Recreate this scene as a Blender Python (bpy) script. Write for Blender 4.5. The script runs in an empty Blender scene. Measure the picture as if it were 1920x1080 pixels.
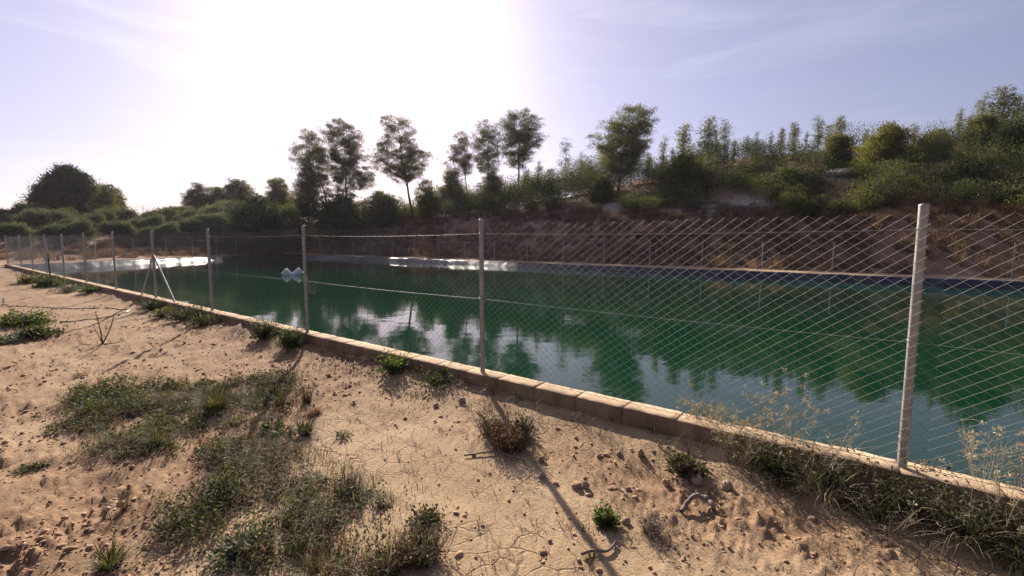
import bpy, math, numpy as np
from mathutils import Vector, Matrix
R = math.radians
# ------------------------------------------------------------------ camera numbers (measured on the fence)
FPX, PITCH, ROLL, CAMZ = 843.1, R(5.603), R(0.4185), 1.4753
P0 = np.array([2.2813, 2.5094])
ANG = 2.5077
U = np.array([math.cos(ANG), math.sin(ANG)])          # along the near fence, away from the camera
N = np.array([U[1], -U[0]])                           # across the pond
DN = float(N @ P0)                                    # fence line: N.p = DN
FAR = 25.3                                            # far rim: N.p = FAR
LEFT = -26.0                                          # left rim: x = LEFT
RIGHT_S = -16.0
SUN_AZ, SUN_EL = R(-17.0), R(25.5)
WATER_Z = -0.13

def ray(px, py):
    X, Y = (px - 960) / FPX, (py - 540) / FPX
    cr, sr = math.cos(ROLL), math.sin(ROLL)
    x, y = X * cr + Y * sr, -X * sr + Y * cr
    c, s = math.cos(PITCH), math.sin(PITCH)
    return np.array([x, c - y * s, -s - y * c])

def on_plane(px, py, z=0.0):
    r = ray(px, py)
    return r[:2] * ((z - CAMZ) / r[2])

def at_depth(px, py, depth):
    r = ray(px, py)
    p = r * (depth / r[1])
    return p[0], p[1], p[2] + CAMZ

# ------------------------------------------------------------------ numpy noise
def _hash(xi, yi, seed):
    h = (xi.astype(np.int64) * 374761393 + yi.astype(np.int64) * 668265263 + seed * 974711) & 0xFFFFFFFF
    h = ((h ^ (h >> 13)) * 1274126177) & 0xFFFFFFFF
    return ((h ^ (h >> 16)) & 0xFFFFFF) / float(0xFFFFFF)

def vnoise(x, y, seed=0):
    xi, yi = np.floor(x), np.floor(y)
    fx, fy = x - xi, y - yi
    fx, fy = fx * fx * fx * (fx * (fx * 6 - 15) + 10), fy * fy * fy * (fy * (fy * 6 - 15) + 10)
    a, b = _hash(xi, yi, seed), _hash(xi + 1, yi, seed)
    c, d = _hash(xi, yi + 1, seed), _hash(xi + 1, yi + 1, seed)
    return (a * (1 - fx) + b * fx) * (1 - fy) + (c * (1 - fx) + d * fx) * fy

def fbm(x, y, seed=0, oct=4, gain=.5):
    s, a, t = 0, 1.0, 0
    for i in range(oct):
        s = s + a * vnoise(x * 2 ** i + 17.3 * i, y * 2 ** i - 9.1 * i, seed + i)
        t += a
        a *= gain
    return s / t

def sstep(a, b, x):
    t = np.clip((x - a) / (b - a), 0, 1)
    return t * t * (3 - 2 * t)

# ------------------------------------------------------------------ terrain
def coords(x, y):
    return N[0] * x + N[1] * y, U[0] * (x - P0[0]) + U[1] * (y - P0[1])

def loose_mask(x, y):
    """loose reddish clods against flat pale crust"""
    d, s = coords(x, y)
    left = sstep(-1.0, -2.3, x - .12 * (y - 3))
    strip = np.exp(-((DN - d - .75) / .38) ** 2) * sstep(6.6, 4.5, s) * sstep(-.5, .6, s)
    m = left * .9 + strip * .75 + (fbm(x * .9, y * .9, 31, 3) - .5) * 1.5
    return np.clip(m, 0, 1)

def macro(x, y):
    d, s = coords(x, y)
    ef, el = d - FAR, LEFT - x
    e = np.maximum(ef, el)
    hbf = np.interp(s, [-30, -10, 3, 11, 27, 40, 55, 70], [3.2, 3.2, 3.3, 4.0, 4.3, 3.9, 3.2, 2.6])
    hbl = np.interp(y, [10, 25, 38, 50, 62], [.1, .25, 1.0, 2.6, 3.2])
    w = sstep(-4, 4, ef - el)
    hb = hbf * w + hbl * (1 - w)
    slf = np.interp(s, [-30, -12, 3, 12, 27, 45, 60], [.34, .34, .36, .34, .23, .12, .06])
    sl = slf * w + .03 * (1 - w)
    near = sstep(DN - 2, DN + 6, d)                    # no hill on the camera's side
    far_side = sstep(-.5, .6, e)
    h = far_side * .17 + sstep(3.4, 11.5, e) * hb + np.clip(e - 11.5, 0, 22) * sl + np.clip(e - 33.5, 0, 200) * .03
    lump = (fbm(x * .25, y * .25, 5, 3) - .5) * 1.2 * sstep(6, 14, e)
    h = np.where(e > -.6, (h + lump) * near, 0)
    return h + np.where(d < DN + .1, (fbm(x * .7, y * .7, 3, 3) - .5) * .07, 0)

def height(x, y):
    x, y = np.asarray(x, float), np.asarray(y, float)
    h = macro(x, y)
    d, s = coords(x, y)
    r = np.hypot(x, y)
    near = (d < DN + .02) & (r < 45)
    L = loose_mask(x, y)
    wx, wy = x + .05 * fbm(x * 9, y * 9, 15, 2), y + .05 * fbm(x * 9 + 40, y * 9, 16, 2)
    lum = fbm(wx * 4.3, wy * 4.3, 11, 5, .6)
    clod = np.maximum(0, fbm(wx * 19, wy * 19, 12, 2, .7) - .5) * 2.2 * sstep(.35, .7, fbm(x * 2.1, y * 2.1, 13, 2))
    fine = vnoise(x * 41, y * 41, 14) - .5
    micro = L * ((lum - .5) * .075 + clod * .055 + fine * .014) + (1 - L) * ((lum - .5) * .016 + fine * .003)
    h = h + np.where(near, micro, 0)
    bank = np.exp(-((DN - .1 - d) / .28) ** 2) * (.05 + .06 * fbm(x * 1.3, y * 1.3, 21, 2)) * (d < DN + .02)
    return h + bank

def basin(x, y):
    d, s = coords(x, y)
    return (d > DN + .06) & (d < FAR + .25) & (x > LEFT - .25) & (s > RIGHT_S - .2)

# ------------------------------------------------------------------ materials
def new_mat(name):
    m = bpy.data.materials.new(name)
    m.use_nodes = True
    nt = m.node_tree
    b = nt.nodes['Principled BSDF']
    return m, nt, b

def nd(nt, t, **kw):
    n = nt.nodes.new(t)
    for k, v in kw.items():
        if hasattr(n, k) and k not in ('Scale',):
            setattr(n, k, v)
        else:
            n.inputs[k].default_value = v
    return n

def ramp(nt, fac, stops):
    r = nt.nodes.new('ShaderNodeValToRGB')
    els = r.color_ramp.elements
    while len(els) < len(stops):
        els.new(.5)
    for e, (p, c) in zip(els, stops):
        e.position = p
        e.color = (*c, 1)
    nt.links.new(fac, r.inputs[0])
    return r.outputs[0]

def mixc(nt, fac, a, b, mode='MIX'):
    m = nt.nodes.new('ShaderNodeMix')
    m.data_type = 'RGBA'
    m.blend_type = mode
    for sock, v in ((m.inputs[0], fac), (m.inputs[6], a), (m.inputs[7], b)):
        if isinstance(v, (int, float)):
            sock.default_value = v
        elif isinstance(v, tuple):
            sock.default_value = (*v, 1)
        else:
            nt.links.new(v, sock)
    return m.outputs[2]

def mth(nt, op, a, b=None, c=None):
    m = nt.nodes.new('ShaderNodeMath')
    m.operation = op
    for i, v in enumerate((a, b, c)):
        if v is None:
            continue
        if isinstance(v, (int, float)):
            m.inputs[i].default_value = v
        else:
            nt.links.new(v, m.inputs[i])
    return m.outputs[0]

def objpos(nt):
    return nt.nodes.new('ShaderNodeTexCoord').outputs['Object']

def noise(nt, vec, scale, detail=4, rough=.55, dist=0):
    n = nt.nodes.new('ShaderNodeTexNoise')
    n.inputs['Scale'].default_value = scale
    n.inputs['Detail'].default_value = detail
    n.inputs['Roughness'].default_value = rough
    n.inputs['Distortion'].default_value = dist
    if vec is not None:
        nt.links.new(vec, n.inputs['Vector'])
    return n.outputs['Fac']

def attr(nt, name):
    a = nt.nodes.new('ShaderNodeAttribute')
    a.attribute_name = name
    return a

def bump(nt, h, strength, dist, prev=None):
    b = nt.nodes.new('ShaderNodeBump')
    b.inputs['Strength'].default_value = strength
    b.inputs['Distance'].default_value = dist
    nt.links.new(h, b.inputs['Height'])
    if prev is not None:
        nt.links.new(prev, b.inputs['Normal'])
    return b.outputs['Normal']

def ground_material():
    m, nt, b = new_mat('earth')
    p = objpos(nt)
    loose, hill, pale = (attr(nt, k).outputs['Fac'] for k in ('loose', 'hill', 'pale'))
    n1, n2, n3 = noise(nt, p, 1.1, 5), noise(nt, p, 14, 5, .65), noise(nt, p, 90, 3, .6)
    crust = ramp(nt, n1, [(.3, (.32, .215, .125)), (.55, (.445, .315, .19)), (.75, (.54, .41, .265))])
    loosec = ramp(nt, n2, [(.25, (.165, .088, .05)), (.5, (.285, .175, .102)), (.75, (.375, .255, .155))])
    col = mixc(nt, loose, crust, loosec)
    speck = ramp(nt, n3, [(.36, (.62, .58, .54)), (.5, (1, 1, 1)), (.7, (1.1, 1.08, 1.05))])
    col = mixc(nt, .7, col, speck, 'MULTIPLY')
    # dry mud cracks, only in the crust
    wv = nt.nodes.new('ShaderNodeVectorMath')
    wv.operation = 'ADD'
    nn = nt.nodes.new('ShaderNodeTexNoise')
    nn.inputs['Scale'].default_value = 5
    nt.links.new(p, nn.inputs['Vector'])
    sc = nt.nodes.new('ShaderNodeVectorMath')
    sc.operation = 'SCALE'
    sc.inputs['Scale'].default_value = .12
    nt.links.new(nn.outputs['Color'], sc.inputs[0])
    nt.links.new(p, wv.inputs[0])
    nt.links.new(sc.outputs[0], wv.inputs[1])
    v = nt.nodes.new('ShaderNodeTexVoronoi')
    v.feature = 'DISTANCE_TO_EDGE'
    v.inputs['Scale'].default_value = 7.5
    nt.links.new(wv.outputs[0], v.inputs['Vector'])
    crack = ramp(nt, v.outputs['Distance'], [(0.0, (0, 0, 0)), (.045, (1, 1, 1))])
    area = ramp(nt, noise(nt, p, .9, 3), [(.46, (1, 1, 1)), (.56, (0, 0, 0))])
    keep = mth(nt, 'MAXIMUM', mth(nt, 'MAXIMUM', crack, loose), area)
    col = mixc(nt, mth(nt, 'MULTIPLY', mth(nt, 'SUBTRACT', 1, keep), .45), col, (.2, .12, .075))
    hillc = ramp(nt, noise(nt, p, .8, 6, .65), [(.3, (.17, .088, .06)), (.5, (.27, .15, .10)), (.7, (.34, .22, .155))])
    col = mixc(nt, hill, col, hillc)
    palec = ramp(nt, noise(nt, p, 2.5, 5, .7), [(.35, (.38, .31, .25)), (.6, (.68, .61, .53))])
    col = mixc(nt, pale, col, palec)
    nt.links.new(col, b.inputs['Base Color'])
    b.inputs['Roughness'].default_value = .95
    b.inputs['Specular IOR Level'].default_value = .15
    nb = bump(nt, noise(nt, p, 55, 6, .7), .55, .02)
    nb = bump(nt, keep, .7, .012, nb)
    nt.links.new(nb, b.inputs['Normal'])
    return m

def leaf_material(name, dark, light, trans=.35, bright=None, rough=.7):
    m, nt, b = new_mat(name)
    t = attr(nt, 'tint').outputs['Fac']
    oi = nt.nodes.new('ShaderNodeObjectInfo').outputs['Random']
    f = mth(nt, 'ADD', t, mth(nt, 'MULTIPLY', mth(nt, 'SUBTRACT', oi, .5), .3))
    stops = [(0.05, dark), (.8, light)] + ([(1.0, bright)] if bright else [])
    col = ramp(nt, f, stops)
    nt.links.new(col, b.inputs['Base Color'])
    b.inputs['Roughness'].default_value = rough
    b.inputs['Specular IOR Level'].default_value = .25
    tr = nt.nodes.new('ShaderNodeBsdfTranslucent')
    nt.links.new(mixc(nt, 1, col, (1.25, 1.3, .75), 'MULTIPLY'), tr.inputs['Color'])
    mx = nt.nodes.new('ShaderNodeMixShader')
    mx.inputs[0].default_value = trans
    nt.links.new(b.outputs[0], mx.inputs[1])
    nt.links.new(tr.outputs[0], mx.inputs[2])
    nt.links.new(mx.outputs[0], nt.nodes['Material Output'].inputs['Surface'])
    return m

def rough_material(name, stops, scale, rough=.9, bump_s=.4, bump_d=.02, detail=6, metal=0, bscale=None):
    m, nt, b = new_mat(name)
    p = objpos(nt)
    nt.links.new(ramp(nt, noise(nt, p, scale, detail, .65), stops), b.inputs['Base Color'])
    b.inputs['Roughness'].default_value = rough
    b.inputs['Metallic'].default_value = metal
    if bump_s:
        nt.links.new(bump(nt, noise(nt, p, bscale or scale * 3, 5, .65), bump_s, bump_d), b.inputs['Normal'])
    return m

M = {}
M['earth'] = ground_material()
M['clod'] = rough_material('clod_earth', [(.3, (.26, .145, .085)), (.7, (.46, .29, .185))], 6, .95, .5, .01)
M['stone'] = rough_material('field_stone', [(.3, (.25, .17, .115)), (.7, (.42, .30, .215))], 18, .9, .6, .01)
M['limestone'] = rough_material('limestone', [(.3, (.25, .21, .17)), (.55, (.45, .4, .34)), (.8, (.58, .53, .46))], 1.2, .95, .8, .15)
M['bark'] = rough_material('bark', [(.3, (.035, .026, .022)), (.7, (.12, .09, .075))], 3, .95, .7, .05)
M['twig'] = rough_material('grey_twig', [(.3, (.11, .085, .07)), (.7, (.28, .22, .18))], 8, .9, 0)
M['straw'] = leaf_material('straw', (.26, .20, .13), (.50, .42, .30), .18)
M['brownstem'] = leaf_material('brown_stem', (.055, .035, .025), (.22, .145, .09), .2)
M['pine'] = leaf_material('pine_needles', (.045, .052, .022), (.13, .13, .055), .5, (.19, .17, .07))
M['young_pine'] = leaf_material('young_pine_needles', (.05, .06, .02), (.15, .145, .05), .45, (.22, .18, .07))
M['scrub'] = leaf_material('scrub_leaves', (.022, .030, .012), (.115, .12, .04), .42, (.19, .17, .05))
M['dark_leaf'] = leaf_material('dark_leaves', (.014, .022, .010), (.055, .068, .026), .3)
M['olive'] = leaf_material('olive_leaves', (.05, .06, .042), (.145, .155, .105), .3, (.22, .22, .155), .85)
M['yellow_leaf'] = leaf_material('yellowing_leaves', (.07, .08, .02), (.18, .165, .035), .42, (.27, .22, .05))
M['dry_brush'] = leaf_material('dry_brush', (.11, .058, .045), (.25, .145, .105), .3, (.33, .22, .15))
M['weed'] = leaf_material('weed_leaves', (.022, .028, .013), (.085, .092, .038), .3, (.20, .20, .09))
M['green_weed'] = leaf_material('fresh_weed_leaves', (.028, .042, .014), (.095, .125, .038), .35, (.20, .23, .09))
M['grey_weed'] = leaf_material('grey_green_weed', (.075, .075, .06), (.21, .225, .17), .2)
M['grass'] = leaf_material('grass_blades', (.022, .030, .011), (.115, .105, .04), .32, (.32, .26, .14))
M['flower'] = leaf_material('yellow_flowers', (.35, .33, .03), (.6, .55, .06), .3)
M['red_weed'] = leaf_material('reddish_weed', (.09, .035, .025), (.26, .12, .07), .3)

def galvanised():
    m, nt, b = new_mat('galvanised_steel')
    p = objpos(nt)
    nt.links.new(ramp(nt, noise(nt, p, 20, 6, .7), [(.3, (.24, .23, .22)), (.7, (.40, .38, .37))]), b.inputs['Base Color'])
    b.inputs['Metallic'].default_value = .55
    nt.links.new(ramp(nt, noise(nt, p, 9, 4), [(.3, (.38,) * 3), (.7, (.6,) * 3)]), b.inputs['Roughness'])
    return m
M['steel'] = galvanised()
m, nt, b = new_mat('galvanised_wire')
b.inputs['Base Color'].default_value = (.23, .23, .21, 1)
b.inputs['Metallic'].default_value = .15
b.inputs['Roughness'].default_value = .6
b.inputs['Specular IOR Level'].default_value = .35
M['wire'] = m

def block_material():
    m, nt, b = new_mat('concrete_block')
    p = objpos(nt)
    c = ramp(nt, noise(nt, p, 3.5, 6, .7), [(.3, (.36, .235, .14)), (.55, (.52, .36, .225)), (.8, (.62, .46, .30))])
    g = ramp(nt, noise(nt, p, 130, 3, .7), [(.35, (.6, .58, .56)), (.55, (1, 1, 1))])
    c = mixc(nt, .8, c, g, 'MULTIPLY')
    st = nt.nodes.new('ShaderNodeMapping')
    st.inputs['Scale'].default_value = (5, 5, .7)
    nt.links.new(p, st.inputs['Vector'])
    stain = ramp(nt, noise(nt, st.outputs[0], 1.0, 5, .6), [(.40, (.45, .40, .36)), (.56, (1, 1, 1))])
    c = mixc(nt, .4, c, stain, 'MULTIPLY')
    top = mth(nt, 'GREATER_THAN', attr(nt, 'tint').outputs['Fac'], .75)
    lit_dust = ramp(nt, noise(nt, p, 7, 6, .7), [(.3, (.42, .29, .175)), (.55, (.60, .43, .27)), (.75, (.68, .52, .35))])
    c = mixc(nt, top, mixc(nt, 1, c, (.66, .62, .58), 'MULTIPLY'), lit_dust)  # dusty top brightened as if sunlit, other faces darkened as painted shade
    nt.links.new(c, b.inputs['Base Color'])
    b.inputs['Roughness'].default_value = .95
    b.inputs['Specular IOR Level'].default_value = .2
    nb = bump(nt, noise(nt, p, 110, 4, .7), .8, .006)
    nb = bump(nt, noise(nt, p, 18, 4, .6), .5, .01, nb)
    nt.links.new(nb, b.inputs['Normal'])
    return m
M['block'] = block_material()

def liner_material():
    m, nt, b = new_mat('black_liner')
    p = objpos(nt)
    nt.links.new(ramp(nt, noise(nt, p, 1.4, 4), [(.3, (.005, .007, .020)), (.7, (.012, .016, .036))]), b.inputs['Base Color'])
    b.inputs['Roughness'].default_value = .22
    b.inputs['Specular IOR Level'].default_value = .16
    nt.links.new(bump(nt, noise(nt, p, 5, 4, .6, .5), .35, .04), b.inputs['Normal'])
    return m
M['liner'] = liner_material()

def water_material():
    m, nt, b = new_mat('green_water')
    p = objpos(nt)
    nt.links.new(ramp(nt, noise(nt, p, .12, 3), [(.3, (.0018, .025, .012)), (.7, (.003, .040, .018))]), b.inputs['Base Color'])
    b.inputs['Roughness'].default_value = .015
    b.inputs['IOR'].default_value = 1.333
    mp = nt.nodes.new('ShaderNodeMapping')
    mp.inputs['Rotation'].default_value = (0, 0, R(8))
    mp.inputs['Scale'].default_value = (.6, 1.5, 1)
    nt.links.new(p, mp.inputs['Vector'])
    w = mth(nt, 'ADD', noise(nt, mp.outputs[0], 1.6, 3, .5), mth(nt, 'MULTIPLY', noise(nt, mp.outputs[0], 6.5, 2, .5), .16))
    calm = ramp(nt, noise(nt, p, .13, 2), [(.35, (.35,) * 3), (.65, (1,) * 3)])
    bn = nt.nodes.new('ShaderNodeBump')
    bn.inputs['Distance'].default_value = .0052
    nt.links.new(mth(nt, 'MULTIPLY', calm, .85), bn.inputs['Strength'])
    nt.links.new(w, bn.inputs['Height'])
    nt.links.new(bn.outputs[0], b.inputs['Normal'])
    return m
M['water'] = water_material()
m, nt, b = new_mat('white_plastic')
nt.links.new(ramp(nt, noise(nt, objpos(nt), 6, 4), [(.3, (.62, .62, .60)), (.6, (.8, .8, .79))]), b.inputs['Base Color'])
b.inputs['Roughness'].default_value = .35
M['white'] = m
m, nt, b = new_mat('black_plastic')
nt.links.new(ramp(nt, noise(nt, objpos(nt), 6, 4), [(.3, (.015, .014, .014)), (.7, (.05, .045, .04))]), b.inputs['Base Color'])
b.inputs['Roughness'].default_value = .85
M['black'] = m

# ------------------------------------------------------------------ mesh building
COL = bpy.context.scene.collection

class MB:
    """collects quads / triangles as numpy arrays and links them as ONE mesh object"""
    def __init__(self):
        self.V, self.F, self.T, self.n = [], [], [], 0
    def add(self, V, F, tint=None):
        V = np.asarray(V, np.float64).reshape(-1, 3)
        F = np.asarray(F, np.int64)
        if len(V) == 0 or len(F) == 0:
            return
        self.V.append(V)
        self.F.append(F + self.n)
        self.T.append(np.full(len(F), .5) if tint is None else np.broadcast_to(np.asarray(tint, float), (len(F),)))
        self.n += len(V)
    def tube(self, P, rad, k=5, tint=None, cap=True):
        P = np.asarray(P, float)
        rad = np.broadcast_to(np.asarray(rad, float), (len(P),))
        T = np.gradient(P, axis=0)
        T /= np.linalg.norm(T, axis=1, keepdims=True) + 1e-9
        ref = np.array([0, 0, 1.0]) if abs(T[:, 2]).mean() < .8 else np.array([1.0, 0, 0])
        A = np.cross(T, ref)
        A /= np.linalg.norm(A, axis=1, keepdims=True) + 1e-9
        B = np.cross(T, A)
        a = np.arange(k) * 2 * np.pi / k
        V = P[:, None] + rad[:, None, None] * (np.cos(a)[None, :, None] * A[:, None] + np.sin(a)[None, :, None] * B[:, None])
        i = np.arange(len(P) - 1)[:, None] * k
        j = np.arange(k)[None]
        F = np.stack([i + j, i + (j + 1) % k, i + k + (j + 1) % k, i + k + j], -1).reshape(-1, 4)
        self.add(V.reshape(-1, 3), F, tint)
        if cap and k >= 4:
            c = np.array([0, 1, 2, 3])
            if k == 4:
                self.add(V[-1], [[0, 1, 2, 3]], tint if tint is None or np.isscalar(tint) else None)
            else:
                vv = np.vstack([V[-1], P[-1]])
                self.add(vv, [[q, (q + 1) % k, k] for q in range(k)], None)
    def leaves(self, C, D, L, W, tint, rng, fold=.0):
        """one diamond per leaf: base C, direction D, length L, width W"""
        n = len(C)
        D = D / (np.linalg.norm(D, axis=1, keepdims=True) + 1e-9)
        X = np.cross(D, rng.normal(size=(n, 3)))
        X /= np.linalg.norm(X, axis=1, keepdims=True) + 1e-9
        L, W = np.broadcast_to(L, (n,))[:, None], np.broadcast_to(W, (n,))[:, None]
        Z = np.cross(X, D) * W * fold
        V = np.stack([C, C + D * L * .5 + X * W * .5 + Z, C + D * L, C + D * L * .5 - X * W * .5 + Z], 1)
        self.add(V.reshape(-1, 3), np.arange(4 * n).reshape(n, 4), tint)
    def blades(self, C, az, h, bend, w, tint, segs=4):
        """curved tapering grass blades"""
        n = len(C)
        az, h, bend, w = (np.broadcast_to(q, (n,)) for q in (az, h, bend, w))
        dx = np.stack([np.cos(az), np.sin(az), 0 * az], 1)
        px = np.stack([-np.sin(az), np.cos(az), 0 * az], 1)
        rows = []
        for i in range(segs + 1):
            t = i / segs
            ang = bend * t
            p = C + dx * (h * t * np.sin(ang * .75))[:, None]
            p[:, 2] += h * t * np.cos(ang * .75)
            ww = (w * (1 - t ** 1.6) * .5 + .0004)[:, None]
            rows += [p - px * ww, p + px * ww]
        V = np.stack(rows, 1)
        k = 2 * (segs + 1)
        f = np.array([[2 * i, 2 * i + 1, 2 * i + 3, 2 * i + 2] for i in range(segs)])
        F = (np.arange(n)[:, None, None] * k + f[None]).reshape(-1, 4)
        self.add(V.reshape(-1, 3), F, np.repeat(np.broadcast_to(tint, (n,)), segs))
    def build(self, name, mat, parent=None, smooth=False, loc=None, attrs=None):
        V = np.concatenate(self.V)
        me = bpy.data.meshes.new(name)
        me.vertices.add(len(V))
        me.vertices.foreach_set('co', V.astype(np.float32).ravel())
        tot = np.concatenate([np.full(len(f), f.shape[1], np.int32) for f in self.F])
        loops = np.concatenate([f.ravel() for f in self.F]).astype(np.int32)
        me.loops.add(len(loops))
        me.loops.foreach_set('vertex_index', loops)
        me.polygons.add(len(tot))
        me.polygons.foreach_set('loop_start', np.concatenate([[0], np.cumsum(tot)[:-1]]).astype(np.int32))
        me.polygons.foreach_set('loop_total', tot)
        if smooth:
            me.polygons.foreach_set('use_smooth', np.ones(len(tot), bool))
        a = me.attributes.new('tint', 'FLOAT', 'FACE')
        a.data.foreach_set('value', np.concatenate(self.T).astype(np.float32))
        for k, v in (attrs or {}).items():
            a = me.attributes.new(k, 'FLOAT', 'POINT')
            a.data.foreach_set('value', np.asarray(v, np.float32))
        me.materials.append(mat)
        me.update()
        me.validate()
        o = bpy.data.objects.new(name, me)
        COL.objects.link(o)
        if parent is not None:
            o.parent = parent
        if loc is not None:
            o.location = loc
        return o

def tag(o, label=None, cat=None, group=None, kind=None):
    for k, v in (('label', label), ('category', cat), ('group', group), ('kind', kind)):
        if v:
            o[k] = v
    return o

def empty(name, loc, rz=0, label=None, cat=None, group=None):
    o = bpy.data.objects.new(name, None)
    COL.objects.link(o)
    o.location = loc
    o.rotation_euler = (0, 0, rz)
    o.empty_display_size = .2
    return tag(o, label, cat, group)

def copy_thing(src, loc, rz, scale, label=None, group=None):
    c = src.copy()
    COL.objects.link(c)
    c.location, c.rotation_euler, c.scale = loc, (0, 0, rz), scale
    if label:
        c['label'] = label
    if group:
        c['group'] = group
    for ch in src.children:
        d = ch.copy()
        COL.objects.link(d)
        d.parent = c
    return c

# ------------------------------------------------------------------ ground
def build_ground():
    fine = np.arange(-76, 76.01, .2)
    coarse = np.arange(78, 283, 3.0)
    th = np.radians(np.concatenate([fine, coarse]))
    r = [.45]
    while r[-1] < 34:
        r.append(r[-1] * 1.0135)
    while r[-1] < 400:
        r.append(r[-1] * 1.035)
    r = np.array(r)
    X, Y = r[:, None] * np.sin(th)[None], r[:, None] * np.cos(th)[None]
    Z = height(X, Y)
    ins = basin(X, Y)
    Z = np.where(ins, -2.2, Z)
    nr, nt_ = X.shape
    V = np.stack([X, Y, Z], -1).reshape(-1, 3)
    i = np.arange(nr - 1)[:, None] * nt_
    j = np.arange(nt_)[None]
    jn = (j + 1) % nt_
    F = np.stack([i + j, i + nt_ + j, i + nt_ + jn, i + jn], -1).reshape(-1, 4)
    mb = MB()
    mb.add(V, F)
    c = len(V)
    mb.add(np.array([[0, 0, 0.0]]), np.zeros((0, 3)))
    mb.V.append(np.array([[0, 0, float(height(0, 0))]]))
    mb.F.append(np.array([[c, q, (q + 1) % nt_] for q in range(nt_)]))
    mb.T.append(np.full(nt_, .5))
    mb.n += 1
    x, y = np.append(V[:, 0], 0), np.append(V[:, 1], 0)
    d, s = coords(x, y)
    e = np.maximum(d - FAR, LEFT - x)
    nearside = d < DN + 1.5
    hill = np.where(nearside & (x > -60), sstep(24, 40, np.hypot(x, y)) * .6, sstep(2.4, 4.2, e + (fbm(x, y, 8, 2) - .5) * 2))
    pale = np.zeros_like(x)
    for px, py, dep, rx, ry in ((1355, 385, 36, 3.4, 2.6), (1100, 403, 42, 5.0, 1.6), (1560, 362, 40, 2.8, 2.0), (1885, 348, 35, 3.6, 1.4)):
        a = at_depth(px, py, dep)
        pale += np.exp(-(((x - a[0]) / rx) ** 2 + ((y - a[1]) / ry) ** 2)) * 1.3
    pale *= .4 + 1.2 * fbm(x * .8, y * .8, 77, 3)
    pale = np.clip(pale, 0, 1) * (e > 5)
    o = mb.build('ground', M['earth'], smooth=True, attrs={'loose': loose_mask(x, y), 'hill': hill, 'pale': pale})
    return tag(o, kind='structure')
build_ground()

def gp(px, py):
    """ground point under a place in the photograph (near side)"""
    x, y = on_plane(px, py, 0.0)
    for _ in range(3):
        x, y = on_plane(px, py, float(height(x, y)))
    return np.array([x, y, float(height(x, y))])

# ------------------------------------------------------------------ pond: liner and water
def pond_outline(off):
    """rim polygon moved inward by off: near-left, far-left, far-right, near-right"""
    dn, df, xl, sr = DN + .13 + off, FAR - off, LEFT + off, RIGHT_S + off
    def inter_dx(d, x):
        return np.array([x, (d - N[0] * x) / N[1]])
    def inter_ds(d, s):
        return N * d + U * (s + U @ P0)
    return [inter_dx(dn, xl), inter_dx(df, xl), inter_ds(df, sr), inter_ds(dn, sr)]

def build_pond():
    prof = [(-.5, .13), (-.3, .19), (-.15, .205), (-.05, .195), (.04, .165), (.1, .12), (.25, .03), (.45, -.10), (.65, -.235), (.85, -.37), (1.05, -.50), (1.3, -.66), (1.8, -1.0), (2.6, -1.5)]
    prof = np.array(prof)
    q = np.interp(np.linspace(0, len(prof) - 1, 40), np.arange(len(prof)), prof[:, 0])
    z = np.interp(q, prof[:, 0], prof[:, 1])
    mb = MB()
    sides = [(0, 1), (1, 2), (2, 3), (3, 0)]
    for si, (a, b_) in enumerate(sides):
        c0 = pond_outline(0)
        L = np.linalg.norm(c0[b_] - c0[a])
        n = int(L / .14)
        t = np.linspace(0, 1, n + 1)
        rows = []
        for off, zz in zip(q, z):
            o = off
            zo = zz
            if si == 1:                                # the far edge is buried under the path
                o = max(off, -.14)
            if si == 3:                                # beside the wall: no flap
                o = max(off, -.02)
                zo = min(zz, .12)
            c = pond_outline(o)
            p = c[a][None] * (1 - t[:, None]) + c[b_][None] * t[:, None]
            l = t * L
            amp = sstep(-1.0, -.3, off) * .03 + .004
            puff = 1.0
            if si == 0:
                puff = 1 + 2.2 * sstep(.62, .95, t)
            if si == 1:
                puff = .55 + 1.9 * sstep(.14, .0, t)
            wr = (fbm(l * 1.5 + off * .5, np.full_like(l, off * .9 + si * 9), 41, 3) - .5) * 2.0
            ridge = np.abs(fbm(l * .8 + off * .9, np.full_like(l, off * .5 + si * 5), 43, 2) - .5) * -2 + .25
            zz2 = zo + amp * puff * (wr * 1.1 + ridge * 1.2)
            if si == 3:
                zz2 = zo + 0 * l
            rows.append(np.column_stack([p, zz2]))
        G = np.stack(rows)
        m_, k = G.shape[:2]
        i = np.arange(m_ - 1)[:, None] * k
        j = np.arange(k - 1)[None]
        mb.add(G.reshape(-1, 3), np.stack([i + j, i + j + 1, i + k + j + 1, i + k + j], -1).reshape(-1, 4))
    o = mb.build('pond_liner', M['liner'], smooth=True)
    tag(o, 'shiny black plastic liner lining the banks of the pond', 'pond liner')
    c = pond_outline(.3)
    mb = MB()
    mb.add([(*p, WATER_Z) for p in c], [[0, 3, 2, 1]])
    tag(mb.build('water', M['water']), kind='structure')
build_pond()

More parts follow.
